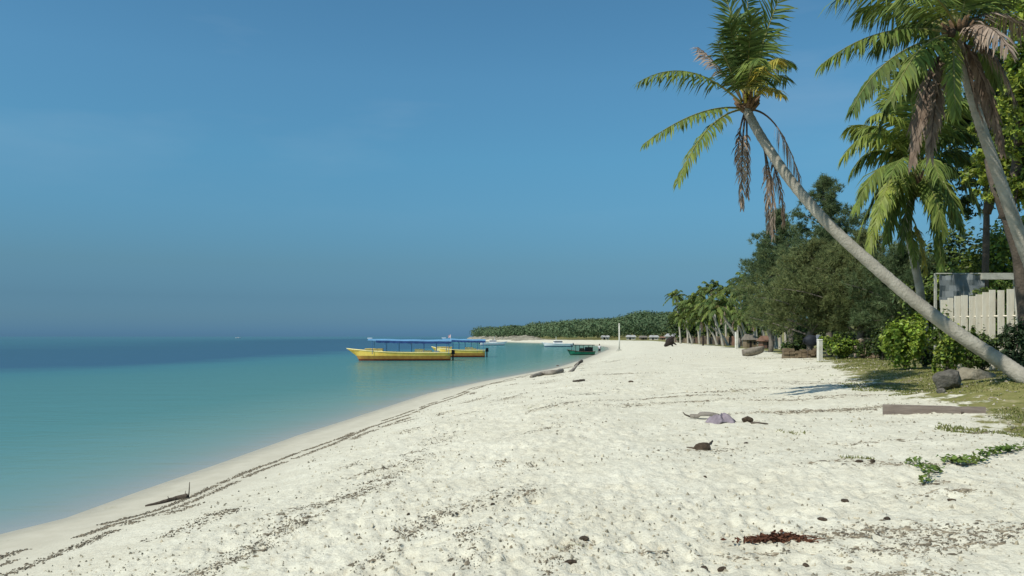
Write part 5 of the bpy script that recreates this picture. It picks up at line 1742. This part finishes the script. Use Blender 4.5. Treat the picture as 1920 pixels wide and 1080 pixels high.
# uncountable bits: seaweed along the tide lines, bleached litter, leaves
def bits(name, pts, sizes, m, label, cat, seed, flat=0.3, dirs=None, aspect=2.2, mats=None):
    r = np.random.default_rng(seed)
    n = len(pts)
    zz = surf(pts[:, 0], pts[:, 1])
    a = r.uniform(0, math.pi, n) if dirs is None else dirs + r.normal(0, .45, n)
    ux, uy = np.cos(a), np.sin(a)
    L_ = sizes * r.uniform(.6, 1.4, n)
    W_ = L_ / aspect * r.uniform(.6, 1.4, n)
    H_ = np.minimum(L_, W_ * 1.5) * flat * r.uniform(.6, 1.6, n) + .003
    V_ = []
    for (cu, cw, ch) in ((-1, -.3, -.15), (-.2, -1, -.1), (1, -.2, -.15), (.1, 1, -.1), (-.3, .1, 1), (.45, 0, .75)):
        j1, j2, j3 = r.uniform(.6, 1.3, n), r.uniform(.6, 1.3, n), r.uniform(.6, 1.3, n)
        p_ = np.stack([pts[:, 0] + ux * cu * L_ * .5 * j1 - uy * cw * W_ * .5 * j2, pts[:, 1] + uy * cu * L_ * .5 * j1 + ux * cw * W_ * .5 * j2, zz + ch * H_ * j3 + .004], -1)
        V_.append(p_)
    v = np.stack(V_, 1).reshape(-1, 3)
    t = np.array([(0, 1, 4), (1, 5, 4), (1, 2, 5), (2, 3, 5), (3, 4, 5), (3, 0, 4)])
    f = (np.arange(n)[:, None, None] * 6 + t[None]).reshape(-1, 3)
    return tag(make_obj(name, v, f, m), label, cat, None, 'stuff')


r = np.random.default_rng(21)
near = SHORE[1:16]
seg = np.concatenate([[0], np.cumsum(np.linalg.norm(np.diff(near, axis=0), axis=1))])


def shore_pts(u, off):
    x = np.interp(u, seg, near[:, 0]); y = np.interp(u, seg, near[:, 1])
    e = .8
    tx = np.interp(u + e, seg, near[:, 0]) - np.interp(u - e, seg, near[:, 0])
    ty = np.interp(u + e, seg, near[:, 1]) - np.interp(u - e, seg, near[:, 1])
    l_ = np.hypot(tx, ty)
    return np.stack([x + ty / l_ * off, y - tx / l_ * off], -1), np.arctan2(ty, tx)


P_, S_, A_ = [], [], []
for off0, off1, n, gap, w_ in [(1.30, 2.15, 7000, .42, .045), (1.62, 2.5, 6000, .47, .05), (2.05, 3.0, 5000, .55, .07), (3.3, 4.2, 4200, .60, .14), (4.7, 5.8, 3600, .62, .22)]:
    u = r.uniform(14, 85, n * 2) ** 1.0
    u = 14 + (r.random(n * 3) ** 1.7) * 75
    clump = fbm(u * .9 + off0 * 31, np.full_like(u, off0 * 7), 4, 33)
    u = u[clump > gap]
    off = off0 + (off1 - off0) * np.clip((u - 28) / 22, 0, 1.2) + .16 * np.sin(u * .9 + off0 * 3) * .5 + .22 * (fbm(u * .5, np.full_like(u, off0), 3, 8) - .5) * 2 * (.5 + off0 * .25) + r.normal(0, w_, len(u))
    p_, a_ = shore_pts(u, off)
    P_.append(p_); A_.append(a_); S_.append(r.uniform(.010, .042, len(u)) * (1 + u * .010))
P_, A_, S_ = np.concatenate(P_), np.concatenate(A_), np.concatenate(S_)
bits('seaweed_wrack', P_, S_, M_weed, 'thin dark lines of dry seaweed left by the tide along the shore', 'seaweed', 1, .15, A_)

# streaks of weed and litter on the upper beach: centre pixel, length and width in metres, how many
STREAKS = [(620, 935, 1.3, .10, 150), (520, 1000, 1.2, .10, 160), (430, 1050, .8, .10, 120), (870, 955, 1.3, .12, 170), (985, 925, .8, .08, 90), (800, 975, .6, .08, 70), (760, 1000, .5, .06, 50), (880, 1010, .6, .10, 60), (1030, 1062, .5, .08, 60), (1075, 1035, .3, .06, 35),
           (720, 895, .8, .08, 70), (700, 880, .6, .06, 50), (940, 870, .5, .07, 45), (1000, 870, .5, .06, 40), (1020, 765, 1.6, .12, 100), (1060, 758, 1.2, .1, 70), (1010, 806, 1.0, .1, 70), (1240, 746, 2.4, .14, 160), (1300, 752, 2.0, .12, 120),
           (1490, 770, 1.8, .13, 170), (1560, 768, 1.4, .12, 130), (1620, 766, .9, .1, 120), (1500, 748, 1.6, .12, 110), (1590, 742, 1.2, .12, 90), (1170, 700, 2.4, .25, 90), (1310, 735, 1.8, .2, 90), (1420, 730, 2.2, .25, 100), (1560, 718, 2.4, .2, 130), (1650, 720, 1.6, .12, 200),
           (1590, 1000, .9, .10, 120), (1680, 1000, .9, .10, 120), (1760, 1020, .8, .12, 120), (1860, 1010, .8, .1, 120), (1650, 1030, .5, .08, 50), (1420, 1035, .4, .05, 30), (1680, 875, .9, .10, 70), (1560, 872, .9, .06, 40), (1850, 812, 1.0, .06, 60), (1640, 828, .9, .06, 40),
           (1700, 1075, .5, .08, 60), (1740, 905, .4, .05, 30), (1760, 925, .4, .05, 30), (1810, 925, .3, .05, 40), (1520, 690, 3.0, .3, 80), (1460, 715, 2.5, .3, 90), (1100, 740, 1.8, .2, 60), (1180, 760, 1.2, .2, 50), (960, 745, 1.5, .12, 60), (780, 845, .8, .08, 50), (660, 870, .7, .07, 45),
           (1380, 790, .9, .06, 30), (1330, 842, .7, .08, 50), (900, 1050, .5, .1, 60), (700, 1050, .4, .08, 40), (1210, 1040, .3, .06, 25), (760, 790, .7, .05, 40), (870, 775, .9, .06, 40)]
P_, S_, A_ = [], [], []
for px, py, ln_, wd, n in STREAKS:
    c = G(px, py)
    left = px < 1150
    a = (1.25 if left and py > 850 else (1.0 if left else .12)) + r.normal(0, .12)
    n = int(n * 3.2)
    t = r.normal(0, .42, n)
    w_ = r.normal(0, wd, n)
    bend = .25 * np.sin(t * 4 + px) * wd * 2
    p_ = np.stack([c[0] + math.cos(a) * t * ln_ - math.sin(a) * (w_ + bend), c[1] + math.sin(a) * t * ln_ + math.cos(a) * (w_ + bend)], -1)
    P_.append(p_); A_.append(np.full(n, a)); S_.append(r.uniform(.007, .024, n) * (1 + .035 * c[1]) * r.choice([1, 1, 1, 1, 1.5, 3.2], n))
bits('beach_debris', np.concatenate(P_), np.concatenate(S_), M_weed, 'patches of dry seaweed and leaf scraps strewn over the white sand', 'debris', 2, .14, np.concatenate(A_), 3.4)

# loose coral crumbs and litter everywhere on the dry sand
n = 13000
d_ = 5.2 * np.exp(r.random(n) * math.log(75 / 5.2))
px = r.uniform(-60, 1980, n)
p_ = np.stack([(px - CX) / FPX * d_, d_], -1)
s_ = shore_dist(p_[:, 0], p_[:, 1])
dens = fbm(p_[:, 0] * .55, p_[:, 1] * .55, 4, 70)
ok = (s_ > 2.4) & (turf_mask(p_[:, 0], p_[:, 1]) < .7) & (dens > .34 + .24 * r.random(n))
p_ = p_[ok]
bits('sand_litter', p_, r.uniform(.008, .034, len(p_)) * (1 + .03 * p_[:, 1]), M_litter, 'small crumbs of coral and bleached plant scraps scattered on the sand', 'litter', 3, .4, None, 1.7)

# the red-brown seaweed clump in the right foreground
b = G(1468, 1012)
rw = empty('seaweed_clump', b, 0, 'red brown clump of dried seaweed in the right foreground', 'seaweed')
n = 420
t = r.normal(0, .16, n)
cen = np.stack([t, r.normal(0, .045, n), np.abs(r.normal(.015, .02, n)) * np.exp(-(t / .16) ** 2)], -1)
v, f = leaf_quads(cen, nrm(r.normal(size=(n, 3)) * .6 + [0, 0, 1.0]), .055, .45, .5, 9)
make_obj('fronds', v, f, M_weed_red, rw)
mb = MB()
for k in range(26):
    a, c = r.uniform(0, 6.28), np.array([r.normal(0, .12), r.normal(0, .03), .015])
    mb.tube([c, c + [math.cos(a) * .05, math.sin(a) * .03, .012], c + [math.cos(a) * .11, math.sin(a) * .05, .008]], [.006, .005, .002], 4)
mb.build('stalks', M_weed_red, rw)


# beach vines
def vine(pix, label, n=70, leaf=.075, spread=.09):
    pts = [G(a, b_) for a, b_ in pix]
    base = pts[0].copy()
    root = empty('beach_vine', base, 0, label, 'vine', None)
    C = smooth_path([p_ - base + np.array([0, 0, .012]) for p_ in pts], 30)
    MB().tube(C, .006, 5).build('runner', M_bark, root)
    k = r.integers(0, 30, n)
    c = C[k] + np.stack([r.normal(0, spread, n), r.normal(0, spread, n), r.uniform(.02, .075, n)], -1)
    v, f = leaf_quads(c, nrm(np.stack([r.normal(0, .35, n), r.normal(0, .35, n) - .25, np.ones(n)], -1)), leaf, .85, .35, int(pix[0][0]))
    make_obj('leaves', v, f, [M_leaf_o, M_leaf_m], root, False, np.repeat(r.integers(0, 2, n), 2))
    return root


vine([(1706, 868), (1722, 878), (1738, 886), (1760, 888)], 'small green beach vine trailing at the left of the right-hand vines', 75, .06, .05)
vine([(1742, 890), (1740, 900), (1730, 908)], 'lowest green vine sprig hanging below the small left vine', 40, .055, .04)
vine([(1776, 866), (1800, 872), (1822, 870), (1838, 864)], 'dense green beach vine patch in the middle of the right-hand vines', 120, .065, .06)
vine([(1845, 860), (1870, 855), (1895, 850), (1930, 842)], 'green beach vine runner reaching out to the right edge', 130, .065, .05)

# short turf
n = 110000
d_ = 9 * np.exp(r.random(n) * math.log(48 / 9))
px = r.uniform(1400, 2100, n)
p_ = np.stack([(px - CX) / FPX * d_, d_], -1)
gm = turf_mask(p_[:, 0], p_[:, 1])
pn = fbm(p_[:, 0] * .9, p_[:, 1] * .9, 5, 15)
ok = (gm + (pn - .5) * 2.6) > .66
p_ = p_[ok]
n = len(p_)
z_ = surf(p_[:, 0], p_[:, 1])
a = r.uniform(0, 6.28, n)
h_ = r.uniform(.015, .05, n) * (1 + .9 * (pn[ok] - .4))
w_ = .006 + .0006 * p_[:, 1]
c = np.stack([p_[:, 0], p_[:, 1], z_ - .01], -1)
dx = np.stack([np.cos(a) * w_, np.sin(a) * w_, np.zeros(n)], -1)
tip = c + np.stack([r.normal(0, .02, n), r.normal(0, .02, n), h_], -1)
v = np.stack([c - dx, c + dx, tip], 1).reshape(-1, 3)
tag(make_obj('beach_turf', v, np.arange(len(v)).reshape(-1, 3), M_grassblade), 'short patchy yellow green turf behind the sand', 'grass', None, 'stuff')
# fallen leaves and twigs under the trees
n = 3500
d_ = 10 * np.exp(r.random(n) * math.log(6))
px = r.uniform(1450, 2000, n)
p_ = np.stack([(px - CX) / FPX * d_, d_], -1)
p_ = p_[turf_mask(p_[:, 0], p_[:, 1]) > .5]
bits('leaf_litter', p_, r.uniform(.02, .06, len(p_)) * (1 + .02 * p_[:, 1]), M_litter, 'fallen dry leaves scattered over the turf', 'leaf litter', 6, .3, None, 1.8)
